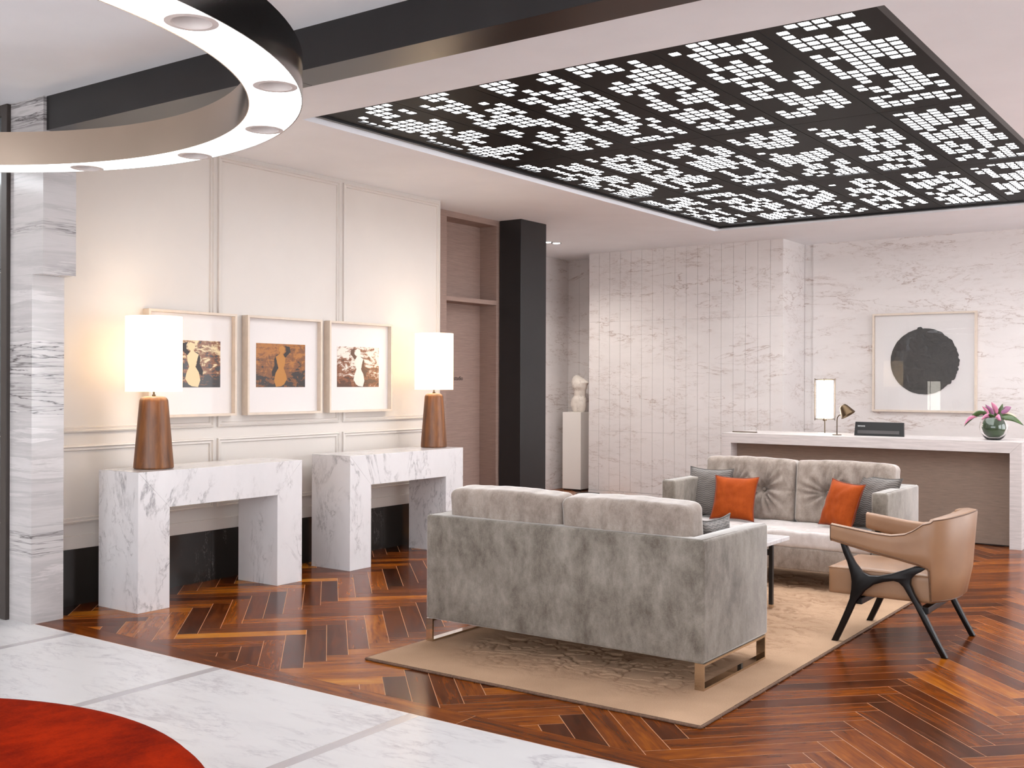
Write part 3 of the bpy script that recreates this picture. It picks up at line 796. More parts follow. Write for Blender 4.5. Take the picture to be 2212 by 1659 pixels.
for (ax, ay), (bx_, by_) in (((RUX0, RUY0), (RUX1, RUY0)), ((RUX1, RUY0), (RUX1, RUY1)), ((RUX1, RUY1), (RUX0, RUY1)), ((RUX0, RUY1), (RUX0, RUY0))):
    L = math.hypot(bx_-ax, by_-ay); m_ = int(L/.02)
    for i in range(m_):
        t = i/m_; pts.append((ax+(bx_-ax)*t+rn.uniform(-.0015, .0015)+3.01, ay+(by_-ay)*t+rn.uniform(-.0015, .0015)-6.3, .0065))
tube(bm, pts, .0075, 8, closed=True); 
for v in bm.verts:
    v.co.z = min(.0125, max(.0005, v.co.z))
mesh_obj('rug_binding', bm, MT['rugedge'], ru, True)

# ================================================================== SOFAS
def rcube(w_, d_, h_, r, nx, ny, nz, fn=None):
    """rounded box centred at origin (x,y), base z=0; fn(p,n)->offset vector"""
    bm = bmesh.new(); hw, hd, hh = w_/2, d_/2, h_/2
    verts = {}
    def vert(i, j, k_):
        key = (i, j, k_)
        if key in verts: return verts[key]
        p = Vector((-hw+w_*i/nx, -hd+d_*j/ny, -hh+h_*k_/nz))
        q = Vector((max(-hw+r, min(hw-r, p.x)), max(-hd+r, min(hd-r, p.y)), max(-hh+r, min(hh-r, p.z))))
        dv = p-q
        if dv.length > 1e-9: nrm = dv.normalized(); p = q+nrm*r
        else: nrm = Vector((0, 0, 1))
        if fn: p = p+fn(p, (i/nx, j/ny, k_/nz))
        p.z += hh
        verts[key] = bm.verts.new(p); return verts[key]
    def face(a, b_, c_, d2_):
        bm.faces.new([vert(*a), vert(*b_), vert(*c_), vert(*d2_)])
    for i in range(nx):
        for j in range(ny):
            face((i, j, 0), (i, j+1, 0), (i+1, j+1, 0), (i+1, j, 0)); face((i, j, nz), (i+1, j, nz), (i+1, j+1, nz), (i, j+1, nz))
    for i in range(nx):
        for k_ in range(nz):
            face((i, 0, k_), (i+1, 0, k_), (i+1, 0, k_+1), (i, 0, k_+1)); face((i, ny, k_), (i, ny, k_+1), (i+1, ny, k_+1), (i+1, ny, k_))
    for j in range(ny):
        for k_ in range(nz):
            face((0, j, k_), (0, j, k_+1), (0, j+1, k_+1), (0, j+1, k_)); face((nx, j, k_), (nx, j+1, k_), (nx, j+1, k_+1), (nx, j, k_+1))
    return bm
def back_cushion(seed):
    W_, D_, Hh = .752, .185, .48
    rr = random.Random(seed); ph = rr.uniform(0, 6)
    def fn(p, uvw):
        u = p.x/(W_/2); v = p.z/(Hh/2)
        o = Vector((0, 0, 0))
        bul = (1-u*u*.9)*(1-v*v*.9)
        wr = .003*mn.noise(Vector((p.x*14, p.z*9, seed)))
        if p.y > .02:
            bx0 = math.copysign(.122, p.x); rad = math.hypot(p.x-bx0, p.z*1.0); th = math.atan2(p.z, p.x-bx0)
            dim = .060*math.exp(-(rad/.042)**2)+.026*math.exp(-(rad/.14)**2)
            folds = .017*math.sin(th*13+ph+2*math.sin(th*3))*math.exp(-((rad-.09)/.085)**2)*min(1, rad/.03)
            seam = .006*math.exp(-(p.z/.007)**2)
            o.y = .036*bul-dim+folds+wr-seam
            o.x = .0
        elif p.y < -.02:
            l = 0
            for xx in (-.13, .13): l += .009*math.exp(-((p.x-xx)/.010)**2)+.003*math.exp(-((p.x-xx)/.04)**2)
            o.y = -.016*bul+l+wr
        cor = (abs(u)**6)*(abs(v)**6)
        o.x += math.copysign(.010*(1-abs(v)**3), -p.x)*(-1)*abs(u)**4*.0 + (.006*(abs(v)**8))*math.copysign(1, p.x)*abs(u)**4
        if p.z > 0: o.z += .014*(1-u*u)*max(0, v)**4*1.0 + .004*mn.noise(Vector((p.x*12, seed, 0)))*max(0, v)**3
        return o
    return rcube(W_, D_, Hh, .042, 64, 12, 44, fn)
def sofa(cx_, cy_, rz, label, legs):
    Wd, Dp = 1.735, .80; hw, hd = Wd/2, Dp/2; z0, z1 = .142, .737; t = .112; zf = .0135
    r = thing('sofa', label, 'sofa', (cx_, cy_, 0), rz)
    bm = bmesh.new()
    prism(bm, [(-hw, -hd), (hw, -hd), (hw, hd), (hw-t, hd), (hw-t, -hd+t), (-hw+t, -hd+t), (-hw+t, hd), (-hw, hd)], 'z', z0, z1)
    es = [e for e in bm.edges]
    bmesh.ops.bevel(bm, geom=es, offset=.016, segments=3, profile=.5, affect='EDGES', clamp_overlap=True)
    fr_ = mesh_obj('outer_frame', bm, MT['velvet'], r, True, angle=50)
    sb = bmesh.new()
    for yy0, yy1, xx in ((-hd+.01, hd-.01, hw-.0155), (-hd+.01, hd-.01, -hw+.0155)):
        tube(sb, [(xx, yy0, z1-.0005), (xx, yy1, z1-.0005)], .0022, 6)
    tube(sb, [(-hw+.015, -hd+.0155, z1-.0005), (hw-.015, -hd+.0155, z1-.0005)], .0022, 6)
    mesh_obj('seam', sb, MT['velvet'], fr_, True)
    mesh_obj('seat_base', B(-hw+t+.002, hw-t-.002, -hd+t+.002, hd-.006, z0+.002, .305, bev=.012), MT['velvet2'], r, True, angle=50)
    sw, sd, shh = Wd-2*t-.006, Dp-t-.006, .118
    def fn(p, uvw):
        o = Vector((0, 0, 0))
        if p.z > .02:
            gx, gy = .25, .23; ix = round(p.x/gx); iy = round((p.y+.03)/gy)
            dx, dy = p.x-ix*gx, p.y+.03-iy*gy
            inside = 1 if abs(p.y) < sd/2-.05 else 0
            o.z = .008*abs(math.sin(PI*p.x/gx))**.5*abs(math.sin(PI*(p.y+.03)/gy))**.5 - .012*math.exp(-(dx*dx+dy*dy)/.0007)*inside + .003*mn.noise(Vector((p.x*9, p.y*9, cx_)))
        return o
    s_ = mesh_obj('seat_cushion', rcube(sw, sd, shh, .022, 90, 42, 6, fn), MT['seatv'], r, True, loc=(0, t/2, .3))
    for i, sx in enumerate((-1, 1)):
        cu_ = mesh_obj('back_cushion', back_cushion(i*3+cx_), MT['velvet2'], r, True, loc=(sx*.3795, -hd+t+.108, .408)); cu_.rotation_euler = (math.radians(6), 0, 0)
        cu_.location = (sx*.3795, -hd+t+.088, .412)
        for bx0 in (-.122, .122): mesh_obj('button', lathe(bmesh.new(), [(0, .007), (.011, .005), (.015, 0), (.0, -.004)], n=14), MT['velvet2'], cu_, True, loc=(bx0, .052, .24)).rotation_euler = (-PI/2, 0, 0)
        pb = bmesh.new(); pp = []
        for q in range(48):
            a = 2*PI*q/48; ex = 5
            cxx = math.copysign(abs(math.cos(a))**(2/ex), math.cos(a)); czz = math.copysign(abs(math.sin(a))**(2/ex), math.sin(a))
            pp.append((cxx*.366, .060, .24+czz*.232+(.008 if czz > 0 else 0)*(1-cxx*cxx)))
        tube(pb, pp, .0028, 6, closed=True); mesh_obj('piping', pb, MT['velvet2'], cu_, True)
    for sx in (-1, 1):
        lb = bmesh.new(); x0 = sx*(hw-.024)-.024*1; x1 = x0+.048; th = .011; ya, yb = -hd+.004, hd-.03
        P_ = [(ya, zf), (yb, zf), (yb, z0+.001), (ya, z0+.001)]; Q_ = [(ya+th, zf+th), (yb-th, zf+th), (yb-th, z0-th), (ya+th, z0-th)]
        vs = {}
        for nm, pts in (('P', P_), ('Q', Q_)):
            for i, p in enumerate(pts):
                for s2, x in (('a', x0), ('b', x1)): vs[nm, i, s2] = lb.verts.new((x, p[0], p[1]))
        for i in range(4):
            j = (i+1) % 4
            lb.faces.new([vs['P', i, 'a'], vs['P', j, 'a'], vs['P', j, 'b'], vs['P', i, 'b']]); lb.faces.new([vs['Q', i, 'a'], vs['Q', i, 'b'], vs['Q', j, 'b'], vs['Q', j, 'a']])
            for s2 in 'ab': lb.faces.new([vs['P', i, s2], vs['P', j, s2], vs['Q', j, s2], vs['Q', i, s2]])
        bmesh.ops.recalc_face_normals(lb, faces=lb.faces)
        mesh_obj('sled_leg', lb, MT['chrome'], r)
    return r
sofa(-3.118, 5.16, 0, 'grey velvet two-seat sofa seen from behind on chrome sled legs', True)
sofa(-3.062, 7.95, PI, 'grey velvet two-seat sofa facing the viewer with buttoned back in front of the desk', True)

# ------------------------------------------------------------------ scatter cushions
def pillow(loc, rot, size, th, mat, pipe, label, group=None, seed=0):
    r = thing('cushion', label, 'cushion', loc); r.rotation_euler = rot; r['group'] = group or 'scatter cushions on the sofas'
    hs = size/2; N = 34
    def side(sg):
        def fn(u, v):
            a, b_ = 2*u-1, 2*v-1
            ca = 1-.10*(1-abs(b_)**2.6); cb = 1-.10*(1-abs(a)**2.6)
            t = th/2*(max(0, 1-a**4))**.75*(max(0, 1-b_**4))**.75
            wr = .006*mn.noise(Vector((a*3+seed, b_*3, sg)))*(t/(th/2)) + .004*math.sin(9*math.atan2(b_, a)+seed)*(math.hypot(a, b_) > .5)*(t/(th/2))*(1-t/(th/2))*2
            return (a*hs*ca, sg*(t+wr), b_*hs*cb+hs)
        return fn
    bm = bmesh.new(); grid(bm, side(1), N, N, uv=True)
    bm2 = bmesh.new(); grid(bm2, side(-1), N, N, uv=True); bmesh.ops.reverse_faces(bm2, faces=bm2.faces)
    me_ = bpy.data.meshes.new('t'); bm2.to_mesh(me_); bm2.free(); bm.from_mesh(me_); bpy.data.meshes.remove(me_)
    bmesh.ops.remove_doubles(bm, verts=bm.verts, dist=.0004); bmesh.ops.recalc_face_normals(bm, faces=bm.faces)
    mesh_obj('cover', bm, mat, r, True)
    pts = []
    f1 = side(0)
    for e in range(4):
        for i in range(16):
            t = i/16; u, v = ((t, 0), (1, t), (1-t, 1), (0, 1-t))[e]
            p = f1(u, v); pts.append((p[0], 0, p[2]))
    bm = bmesh.new(); tube(bm, pts, .0045, 8, closed=True); mesh_obj('piping', bm, pipe, r, True)
    return r
SZ = .428
pillow((-3.745, 7.93, SZ), (math.radians(-17), 0, math.radians(-6)), .40, .12, MT['chevron'], MT['pipe_g'], 'grey wave-patterned cushion against the left arm of the far sofa')
pillow((-3.455, 7.80, SZ+.004), (math.radians(-21), 0, math.radians(4)), .355, .125, MT['orange'], MT['pipe_o'], 'orange cushion leaning at the left end of the far sofa')
pillow((-2.45, 7.98, SZ), (math.radians(-15), math.radians(2), math.radians(-26)), .40, .12, MT['chevron'], MT['pipe_g'], 'grey wave-patterned cushion against the right arm of the far sofa')
pillow((-2.66, 7.83, SZ+.004), (math.radians(-19), math.radians(3), math.radians(-32)), .36, .125, MT['orange'], MT['pipe_o'], 'orange cushion turned sideways at the right end of the far sofa')
pillow((-2.47, 5.24, SZ+.0), (math.radians(9), 0, math.radians(90)), .37, .11, MT['chevron'], MT['pipe_g'], 'grey wave-patterned cushion on the near sofa, only its tip showing over the arm')

# ================================================================== COFFEE TABLE
ct = thing('coffee_table', 'low table with white marble top and thin black legs between the sofas', 'coffee table', (-3.05, 6.55, .0135))
tx0, tx1, ty0, ty1 = -3.45, -2.70, 6.05, 7.05
mesh_obj('table_top', B(tx0+3.05, tx1+3.05, ty0-6.55, ty1-6.55, .42, .447, bev=.004), MT['carrara'], ct)
for lx in (tx0+.03, tx1-.03):
    for ly in (ty0+.25, ty1-.25):
        lg = mesh_obj('leg', B(lx+3.05-.0125, lx+3.05+.0125, ly-6.55-.0125, ly-6.55+.0125, .02, .42), MT['blackmetal'], ct)
        mesh_obj('foot', B(lx+3.05-.013, lx+3.05+.013, ly-6.55-.013, ly-6.55+.013, 0, .022), MT['chrome'], lg)
for ly in (ty0+.25, ty1-.25): mesh_obj('rail', B(tx0+.03+3.05, tx1-.042+3.05, ly-6.55-.008, ly-6.55+.008, .345, .385), MT['blackmetal'], ct)

# ================================================================== ARMCHAIR
ac = thing('armchair', 'tan leather armchair with curved back and black wooden frame', 'armchair', (-1.79, 6.48, 0))
AX, AY = 1.79, -6.48
def A3(x, y, z): return (x+AX, y+AY, z)
prof_pts = [(-2.052, .575), (-2.021, .575), (-1.993, .516), (-1.967, .472), (-1.928, .425), (-1.889, .408), (-1.838, .411), (-1.762, .433), (-1.693, .462), (-1.638, .486), (-1.57, .486), (-1.60, .462), (-1.638, .438), (-1.659, .414), (-1.662, .385), (-1.644, .34), (-1.588, .24), (-1.516, .099), (-1.465, .006), (-1.468, .0), (-1.496, .0), (-1.576, .147), (-1.637, .265), (-1.674, .324), (-1.699, .365), (-1.724, .388), (-1.752, .393), (-1.806, .382), (-1.863, .36), (-1.915, .318), (-1.95, .269), (-1.966, .244), (-1.992, .182), (-2.032, .092), (-2.068, .013), (-2.104, .013), (-2.065, .1), (-2.025, .197), (-1.999, .266), (-1.99, .32), (-1.988, .366), (-1.993, .404), (-2.013, .474), (-2.036, .525)]
for i, (ya, yb) in enumerate(((6.142, 6.178), (6.79, 6.826))):
    bm = bmesh.new(); prism(bm, [(p[0]+AX, p[1]) for p in prof_pts], 'y', ya+AY, yb+AY, bev=.006)
    mesh_obj('side_frame', bm, MT['ebony'], ac, True, angle=35)
mesh_obj('stretcher', B(-1.615+AX, -1.57+AX, 6.17+AY, 6.80+AY, .225, .262, bev=.005), MT['ebony'], ac)
mesh_obj('stretcher', B(-1.975+AX, -1.935+AX, 6.17+AY, 6.80+AY, .235, .272, bev=.005), MT['ebony'], ac)
def seatfn(p, uvw):
    o = Vector((0, 0, 0))
    if p.z > .03: o.z = .012*(1-(p.x/.3)**2)*(1-(p.y/.3)**2)
    return o
st = mesh_obj('seat', rcube(.60, .555, .158, .018, 24, 22, 8, seatfn), MT['leather'], ac, True, loc=(-1.845+AX, 6.485+AY, .274))
bm = bmesh.new(); tube(bm, [(-.297, -.274, .150), (.29, -.274, .150)], .003, 6); tube(bm, [(-.297, -.274, .150), (-.297, .274, .150)], .003, 6); mesh_obj('piping', bm, MT['leather'], st, True)
# shell: stations along plan path
def smooth(t): return t*t*(3-2*t)
def path(s_):
    """s in 0..1 : near arm front -> round the back -> far arm front; returns (x,y) on outer line and inward normal"""
    xf, yn, yf_ = -2.105, 6.128, 6.84
    straight = .50; R_ = .356
    yc = (yn+yf_)/2; xc = -1.60-.0
    L1 = xc-xf; ea = .20   # ellipse radius in x
    Ls = L1; arc = PI*.5*(3*(R_+ea)-math.sqrt((3*R_+ea)*(R_+3*ea)))
    tot = 2*Ls+arc; d_ = s_*tot
    if d_ < Ls: return xf+d_, yn, 0, 1
    if d_ > Ls+arc: return xc-(d_-Ls-arc), yf_, 0, -1
    a = -PI/2+PI*(d_-Ls)/arc
    x, y = xc+ea*math.cos(a), yc+R_*math.sin(a)
    nx, ny = -math.cos(a)/ea, -math.sin(a)/R_; l = math.hypot(nx, ny)
    return x, y, nx/l, ny/l
def shell_z(x, s_):
    # top and bottom heights by distance from the arm front
    m_ = 1-abs(2*s_-1)          # 0 at arm fronts, 1 at back centre
    xs_ = x
    if m_ < .62:
        tp = [(-2.105, .686), (-1.984, .670), (-1.855, .653), (-1.767, .648), (-1.692, .660), (-1.643, .685), (-1.594, .722), (-1.52, .738), (-1.3, .745)]
        bt = [(-2.105, .590), (-1.984, .563), (-1.855, .535), (-1.729, .513), (-1.606, .487), (-1.555, .465), (-1.525, .42), (-1.512, .34), (-1.505, .285), (-1.3, .285)]
    else:
        tp = [(-2.2, .738), (-1.3, .745)]; bt = [(-2.2, .285), (-1.3, .285)]
    def ip(tb):
        for (a, za), (b_, zb) in zip(tb, tb[1:]):
            if a <= xs_ <= b_: return za+(zb-za)*(xs_-a)/(b_-a)
        return tb[-1][1]
    top = ip(tp); bot = ip(bt)
    if m_ > .5: top += .035*smooth(min(1, (m_-.5)/.5))
    return top, bot
NS = 96
sec = 16
def shell_pt(i, j):
    s_ = i/NS; x, y, nx, ny = path(s_); top, bot = shell_z(x, s_)
    m_ = 1-abs(2*s_-1); th = .055+.035*smooth(max(0, min(1, (m_-.45)/.4)))
    r_ = .014
    # rounded rectangle section (offset inward o, height z), outer taper: lower edge pulled inward at back
    sx = [(0, bot+r_), (0, bot+(top-bot)*.33), (0, bot+(top-bot)*.66), (0, top-r_), (r_*.3, top-r_*.3), (r_, top), (th*.5, top+.004), (th-r_, top), (th-r_*.3, top-r_*.3), (th, top-r_), (th, bot+(top-bot)*.66), (th, bot+(top-bot)*.33), (th, bot+r_), (th-r_, bot), (th*.5, bot), (r_, bot)]
    o, z = sx[j]
    hh = (z-bot)/max(.01, top-bot); lean = .06*max(0, (m_-.45)/.55)*(.737-z)
    pull = .0
    if m_ > .5: pull = (.03*(max(0, .36-z)/.08)**1.6)*min(1, (m_-.5)/.12)
    o2 = o+lean*1.6+min(pull, .05)
    return A3(x+nx*o2, y+ny*o2, z)
bm = bmesh.new()
V = [[bm.verts.new(shell_pt(i, j)) for j in range(sec)] for i in range(NS+1)]
for i in range(NS):
    for j in range(sec): bm.faces.new([V[i][j], V[i][(j+1) % sec], V[i+1][(j+1) % sec], V[i+1][j]])
bm.faces.new(V[0]); bm.faces.new(V[NS][::-1]); bmesh.ops.recalc_face_normals(bm, faces=bm.faces)
sh = mesh_obj('back_shell', bm, MT['leather'], ac, True, angle=60)
for j, rr_ in ((4, .0032),):
    bm = bmesh.new(); tube(bm, [shell_pt(i, j) for i in range(NS+1)], rr_, 6); mesh_obj('piping', bm, MT['pipe_l'], sh, True)
bm = bmesh.new(); tube(bm, [shell_pt(0, j) for j in (15, 0, 1, 2, 3, 4)], .0028, 6); tube(bm, [shell_pt(i, 0) for i in range(0, 50, 2)], .0022, 6); mesh_obj('piping', bm, MT['pipe_l'], sh, True)
mesh_obj('inner_pad', rcube(.10, .50, .27, .03, 6, 16, 12), MT['leather'], ac, True, loc=(-1.555+AX, 6.484+AY, .43))

# ================================================================== OTTOMAN
ot = thing('ottoman', 'large round rust red velvet ottoman in the foreground corner', 'ottoman', (-3.03, .925, 0))
ro = 1.205; ho = .43
mesh_obj('cushion', lathe(bmesh.new(), [(0, ho), (ro*.3, ho), (ro*.7, ho-.002), (ro-.06, ho-.006), (ro-.022, ho-.014), (ro-.006, ho-.032), (ro, ho-.06), (ro, .14), (ro-.01, .10), (0, .10)], n=120), MT['redv'], ot, True, angle=60)
bm = bmesh.new(); tube(bm, [(math.cos(2*PI*i/120)*(ro-.003), math.sin(2*PI*i/120)*(ro-.003), ho-.04) for i in range(120)], .005, 6, closed=True); mesh_obj('piping', bm, MT['redv'], ot, True)
mesh_obj('plinth', lathe(bmesh.new(), [(0, .0), (ro-.06, .0), (ro-.06, .10), (0, .10)], n=80), MT['blackmetal'], ot, True, angle=40)

# ================================================================== RECEPTION DESK
DX0, DX1, DY0, DY1, DZ = -4.782, -1.880, 10.542, 11.30, .969
rd_ = thing('reception_desk', 'whitewashed reception desk with recessed taupe front panel', 'desk', (-3.33, 10.9, 0))
def D(x0, x1, y0, y1, z0, z1, **k_): return B(x0+3.33, x1+3.33, y0-10.9, y1-10.9, z0, z1, **k_)
t = .102
def dq(pts): return prism(bmesh.new(), [(p[0]+3.33, p[1]) for p in pts], 'y', DY0-10.9, DY1-10.9, bev=.0015)
mesh_obj('desk_top', dq([(DX0, DZ), (DX1, DZ), (DX1-t+.0005, DZ-t), (DX0+t-.0005, DZ-t)]), MT['whitewood'], rd_)
mesh_obj('side_panel', dq([(DX0, 0), (DX0+t, 0), (DX0+t, DZ-t-.0005), (DX0, DZ-.001)]), MT['whitewood'], rd_)
mesh_obj('side_panel', dq([(DX1, 0), (DX1-t, 0), (DX1-t, DZ-t-.0005), (DX1, DZ-.001)]), MT['whitewood'], rd_)
mesh_obj('front_panel', D(DX0+t, DX1-t, 10.70, 10.73, .012, DZ-t), MT['taupefab'], rd_)
mesh_obj('gap_strip', D(DX0+t, DX1-t, 10.715, 10.75, 0, .013), MT['blackmetal'], rd_)  # black strip stands in for the dark gap under the front panel
# column lamp
lp = thing('column_lamp', 'tall glowing cylinder lamp in a thin metal cage on the reception desk', 'table lamp', (-3.815, 10.93, DZ))
mesh_obj('base', lathe(bmesh.new(), [(0, 0), (.075, 0), (.075, .008), (.07, .011), (0, .011)], n=32), MT['white'], lp, True, angle=40)
mesh_obj('stem', lathe(bmesh.new(), [(0, .01), (.006, .01), (.006, .135), (.02, .14), (.02, .155), (0, .155)], n=16), MT['nickel'], lp, True, angle=40)
mesh_obj('shade', lathe(bmesh.new(), [(0, .165), (.082, .165), (.082, .552), (0, .552)], n=40), MT['colshade'], lp, True, angle=40)
cg = bmesh.new()
for i in range(4):
    a = PI/2*i+.25; c = (math.cos(a)*.10, math.sin(a)*.10)
    tube(cg, [(c[0], c[1], .14), (c[0], c[1], .575)], .004, 8)
for i in range(2):
    a = PI/2*i+.25
    for z in (.155, .562): tube(cg, [(-math.cos(a)*.1, -math.sin(a)*.1, z), (math.cos(a)*.1, math.sin(a)*.1, z)], .004, 8)
mesh_obj('cage', cg, MT['nickel'], lp, True)
# task lamp
tl = thing('desk_lamp', 'small brass desk lamp with a tilted cone shade beside the glowing lamp', 'desk lamp', (-3.644, 10.80, DZ))
mesh_obj('foot', lathe(bmesh.new(), [(0, 0), (.045, 0), (.045, .006), (0, .008)], n=24), MT['brass'], tl, True, angle=40)
mesh_obj('arm', tube(bmesh.new(), [(0, 0, .006), (0, 0, .15), (.004, 0, .178), (.018, 0, .2), (.05, 0, .212)], .005, 8), MT['brass'], tl, True)
bm = bmesh.new(); lathe(bm, [(0, .115), (.030, .112), (.042, .095), (.078, 0), (.076, 0), (.04, .093), (0, .1)], n=32)
s_ = mesh_obj('shade', bm, MT['brass'], tl, True, angle=50); s_.location = (.115, 0, .205); s_.rotation_euler = (0, math.radians(-32), 0)
# monitor
mo_ = thing('computer_monitor', 'black computer terminal seen from behind on the reception desk', 'monitor', (-3.245, 10.86, DZ))
bm = prism(bmesh.new(), [(0, .0), (.02, .0), (.045, .137), (.015, .137)], 'x', -.245, .245, bev=.003)
for v in bm.verts: v.co.x *= 1-.0*v.co.z; v.co.x *= (1.0 if v.co.z < .07 else .97)
mesh_obj('case', bm, MT['blackp'], mo_)
sb_ = B(-.21, .20, -.006, -.001, .022, .055); m1 = mesh_obj('vent', sb_, MT['greyp'], mo_); m1.rotation_euler = (math.radians(-6), 0, 0)
mesh_obj('stand_base', B(-.12, .12, .03, .17, 0, .008, bev=.003), MT['blackp'], mo_)
text_mesh('lettering', 'lenovo', .027, MT['textw'], mo_, Matrix(((1, 0, 0, -.212), (0, .12, -1, .0105), (0, 1, .12, .09), (0, 0, 0, 1))))
# acrylic sign
sg = thing('acrylic_sign', 'small clear acrylic sign with a dark base strip at the left end of the desk', 'sign', (-4.615, 10.75, DZ))
mesh_obj('base_strip', B(-.135, .135, -.012, .012, 0, .010), MT['brass'], sg)
mesh_obj('acrylic_plate', B(-.13, .13, -.003, .003, .010, .062), MT['glass'], sg)

# vase and flowers
vs_ = thing('glass_vase', 'round clear glass vase lined with green leaves on the reception desk', 'vase', (-2.177, 10.85, DZ))
mesh_obj('vase_glass', lathe(bmesh.new(), [(0, .0), (.06, 0), (.085, .022), (.115, .065), (.128, .115), (.12, .165), (.095, .205), (.088, .212), (.083, .205), (.108, .163), (.119, .115), (.107, .068), (.078, .028), (.05, .014), (0, .014)], n=48), MT['glass'], vs_, True, angle=60)
mesh_obj('leaf_lining', lathe(bmesh.new(), [(0, .024), (.055, .026), (.085, .055), (.106, .115), (.098, .16), (.075, .195), (0, .20)], n=32), MT['leafd'], vs_, True)
fw = thing('flower_arrangement', 'pink and purple blooms with drooping green leaves in the round vase', 'flowers', (-2.177, 10.85, DZ+.19))
def blade(tip, width, curl, mat, nm, base=(0, 0, 0), cup=.3):
    b0, tp = Vector(base), Vector(tip); d_ = tp-b0; L = d_.length; up = Vector((0, 0, 1))
    side = d_.cross(Vector((0, 1, 0))).normalized() if abs(d_.normalized().y) < .9 else Vector((1, 0, 0))
    side = (side+Vector((0, .6, 0))).normalized()
    nrm = side.cross(d_.normalized())
    bm = bmesh.new()
    def fn(u, v):
        w_ = width*math.sin(PI*(u**.8))**.9*(2*v-1)
        p = b0+d_*u+Vector((0, 0, curl*L*math.sin(PI*u)))+side*w_+nrm*(abs(2*v-1)**2*cup*width*math.sin(PI*u))
        return p
    grid(bm, fn, 12, 6); bmesh.ops.remove_doubles(bm, verts=bm.verts, dist=.0002)
    o = mesh_obj(nm, bm, mat, fw, True); md = o.modifiers.new('s', 'SOLIDIFY'); md.thickness = .0015
    return o
blade((-.26, -.02, -.075), .030, .33, MT['leaf'], 'leaf'); blade((-.255, -.05, -.06), .018, .22, MT['petal'], 'petal', (-.14, -.02, .02))
blade((.265, -.03, -.05), .034, .2, MT['leaf'], 'leaf'); blade((.19, .05, .03), .030, .2, MT['petalc'], 'petal', (.02, 0, .0))
blade((.07, .03, .15), .036, .0, MT['leaf'], 'leaf', (.02, 0, 0)); blade((-.09, -.1, .0), .03, .2, MT['petal'], 'petal'); blade((.085, -.12, -.005), .036, .2, MT['petal'], 'petal')
blade((-.02, -.02, .165), .03, .0, MT['petal'], 'petal', (.03, 0, .05)); blade((-.08, .02, .14), .03, .0, MT['petalp'], 'petal', (0, 0, .03)); blade((-.105, 0, .125), .02, .05, MT['petal'], 'petal', (-.04, 0, .03))
blade((.15, .0, .12), .035, .12, MT['petalp'], 'petal', (.06, 0, .06)); blade((-.03, -.1, .05), .028, .1, MT['leaf'], 'leaf', (.02, -.03, -.02)); blade((-.16, .02, .05), .03, .15, MT['leaf'], 'leaf'); blade((.1, .06, .11), .03, .1, MT['leaf'], 'leaf')
blade((.02, .05, .1), .035, .1, MT['leaf'], 'leaf'); blade((-.13, .0, .035), .018, .2, MT['petal'], 'petal')
st_ = bmesh.new()
for p in ((-.2, -.03, .02), (.1, -.02, .11), (-.08, 0, .12), (.0, 0, .12), (.15, 0, .0)):
    tube(st_, [(0, 0, -.02), (p[0]*.5, p[1]*.5, p[2]*.5+.02), p], .003, 6)
mesh_obj('stem', st_, MT['leaf'], fw, True)

# framed disc artwork
fa = thing('framed_artwork', 'square white framed picture of a rough black disc on the reception wall', 'picture', (-3.398, 13.129, 1.157))
hw_, hh_ = .588, 1.168; wf = .022
for pts in ([(-hw_, 0), (hw_, 0), (hw_-wf, wf), (-hw_+wf, wf)], [(hw_, 0), (hw_, hh_), (hw_-wf, hh_-wf), (hw_-wf, wf)], [(hw_, hh_), (-hw_, hh_), (-hw_+wf, hh_-wf), (hw_-wf, hh_-wf)], [(-hw_, hh_), (-hw_, 0), (-hw_+wf, wf), (-hw_+wf, hh_-wf)]):
    mesh_obj('frame_bar', prism(bmesh.new(), pts, 'y', -.055, 0), MT['frame'], fa)
t_ = NT('grey_white_backing_board'); MT['back'] = t_.done(Base_Color=lin(222, 215, 213), Roughness=.4, Coat_Weight=.0)
mesh_obj('backing_board', B(-hw_+wf, hw_-wf, -.02, -.004, wf, hh_-wf), MT['back'], fa)
rdx = random.Random(2); pts = []
for i in range(140):
    a = 2*PI*i/140; rough_ = .004*mn.noise(Vector((math.cos(a)*9, math.sin(a)*9, 0)))
    if -1.2 < a-2*PI*(a > PI) < 1.0: rough_ += rdx.uniform(-.012, .006)+.01*mn.noise(Vector((a*6, 0, 3)))
    if 1.62 < a < 1.78: rough_ += .02
    R__ = .387+rough_
    pts.append((.008+math.cos(a)*R__, .595+math.sin(a)*R__))
tt = NT('black_impasto_paint'); g_ = tt.n('TexCoord'); nz = tt.n('TexNoise', {'Vector': (g_, 3), 'Scale': 9.0, 'Detail': 8.0, 'Distortion': 1.5})
MT['impasto'] = tt.done(Base_Color=tt.ramp(nz, [(.3, lin(22, 18, 18)), (.7, lin(44, 37, 36))]), Roughness=.35, Normal=tt.n('Bump', {'Strength': .6, 'Distance': .01, 'Height': nz}))
mesh_obj('black_disc', prism(bmesh.new(), pts, 'y', -.030, -.02), MT['impasto'], fa)
tg = NT('picture_glazing')
gl_ = tg.n('BsdfGlossy', {'Color': (1, 1, 1, 1), 'Roughness': .0}); tp_ = tg.n('BsdfTransparent'); fz = tg.n('Fresnel', {'IOR': 1.28})
mx_ = tg.n('MixShader', {0: fz, 1: tp_, 2: gl_}); tg.t.links.new(mx_.outputs[0], tg.out.inputs[0]); MT['glazing'] = tg.m
mesh_obj('glazing', B(-hw_+wf, hw_-wf, -.046, -.044, wf, hh_-wf), MT['glazing'], fa)

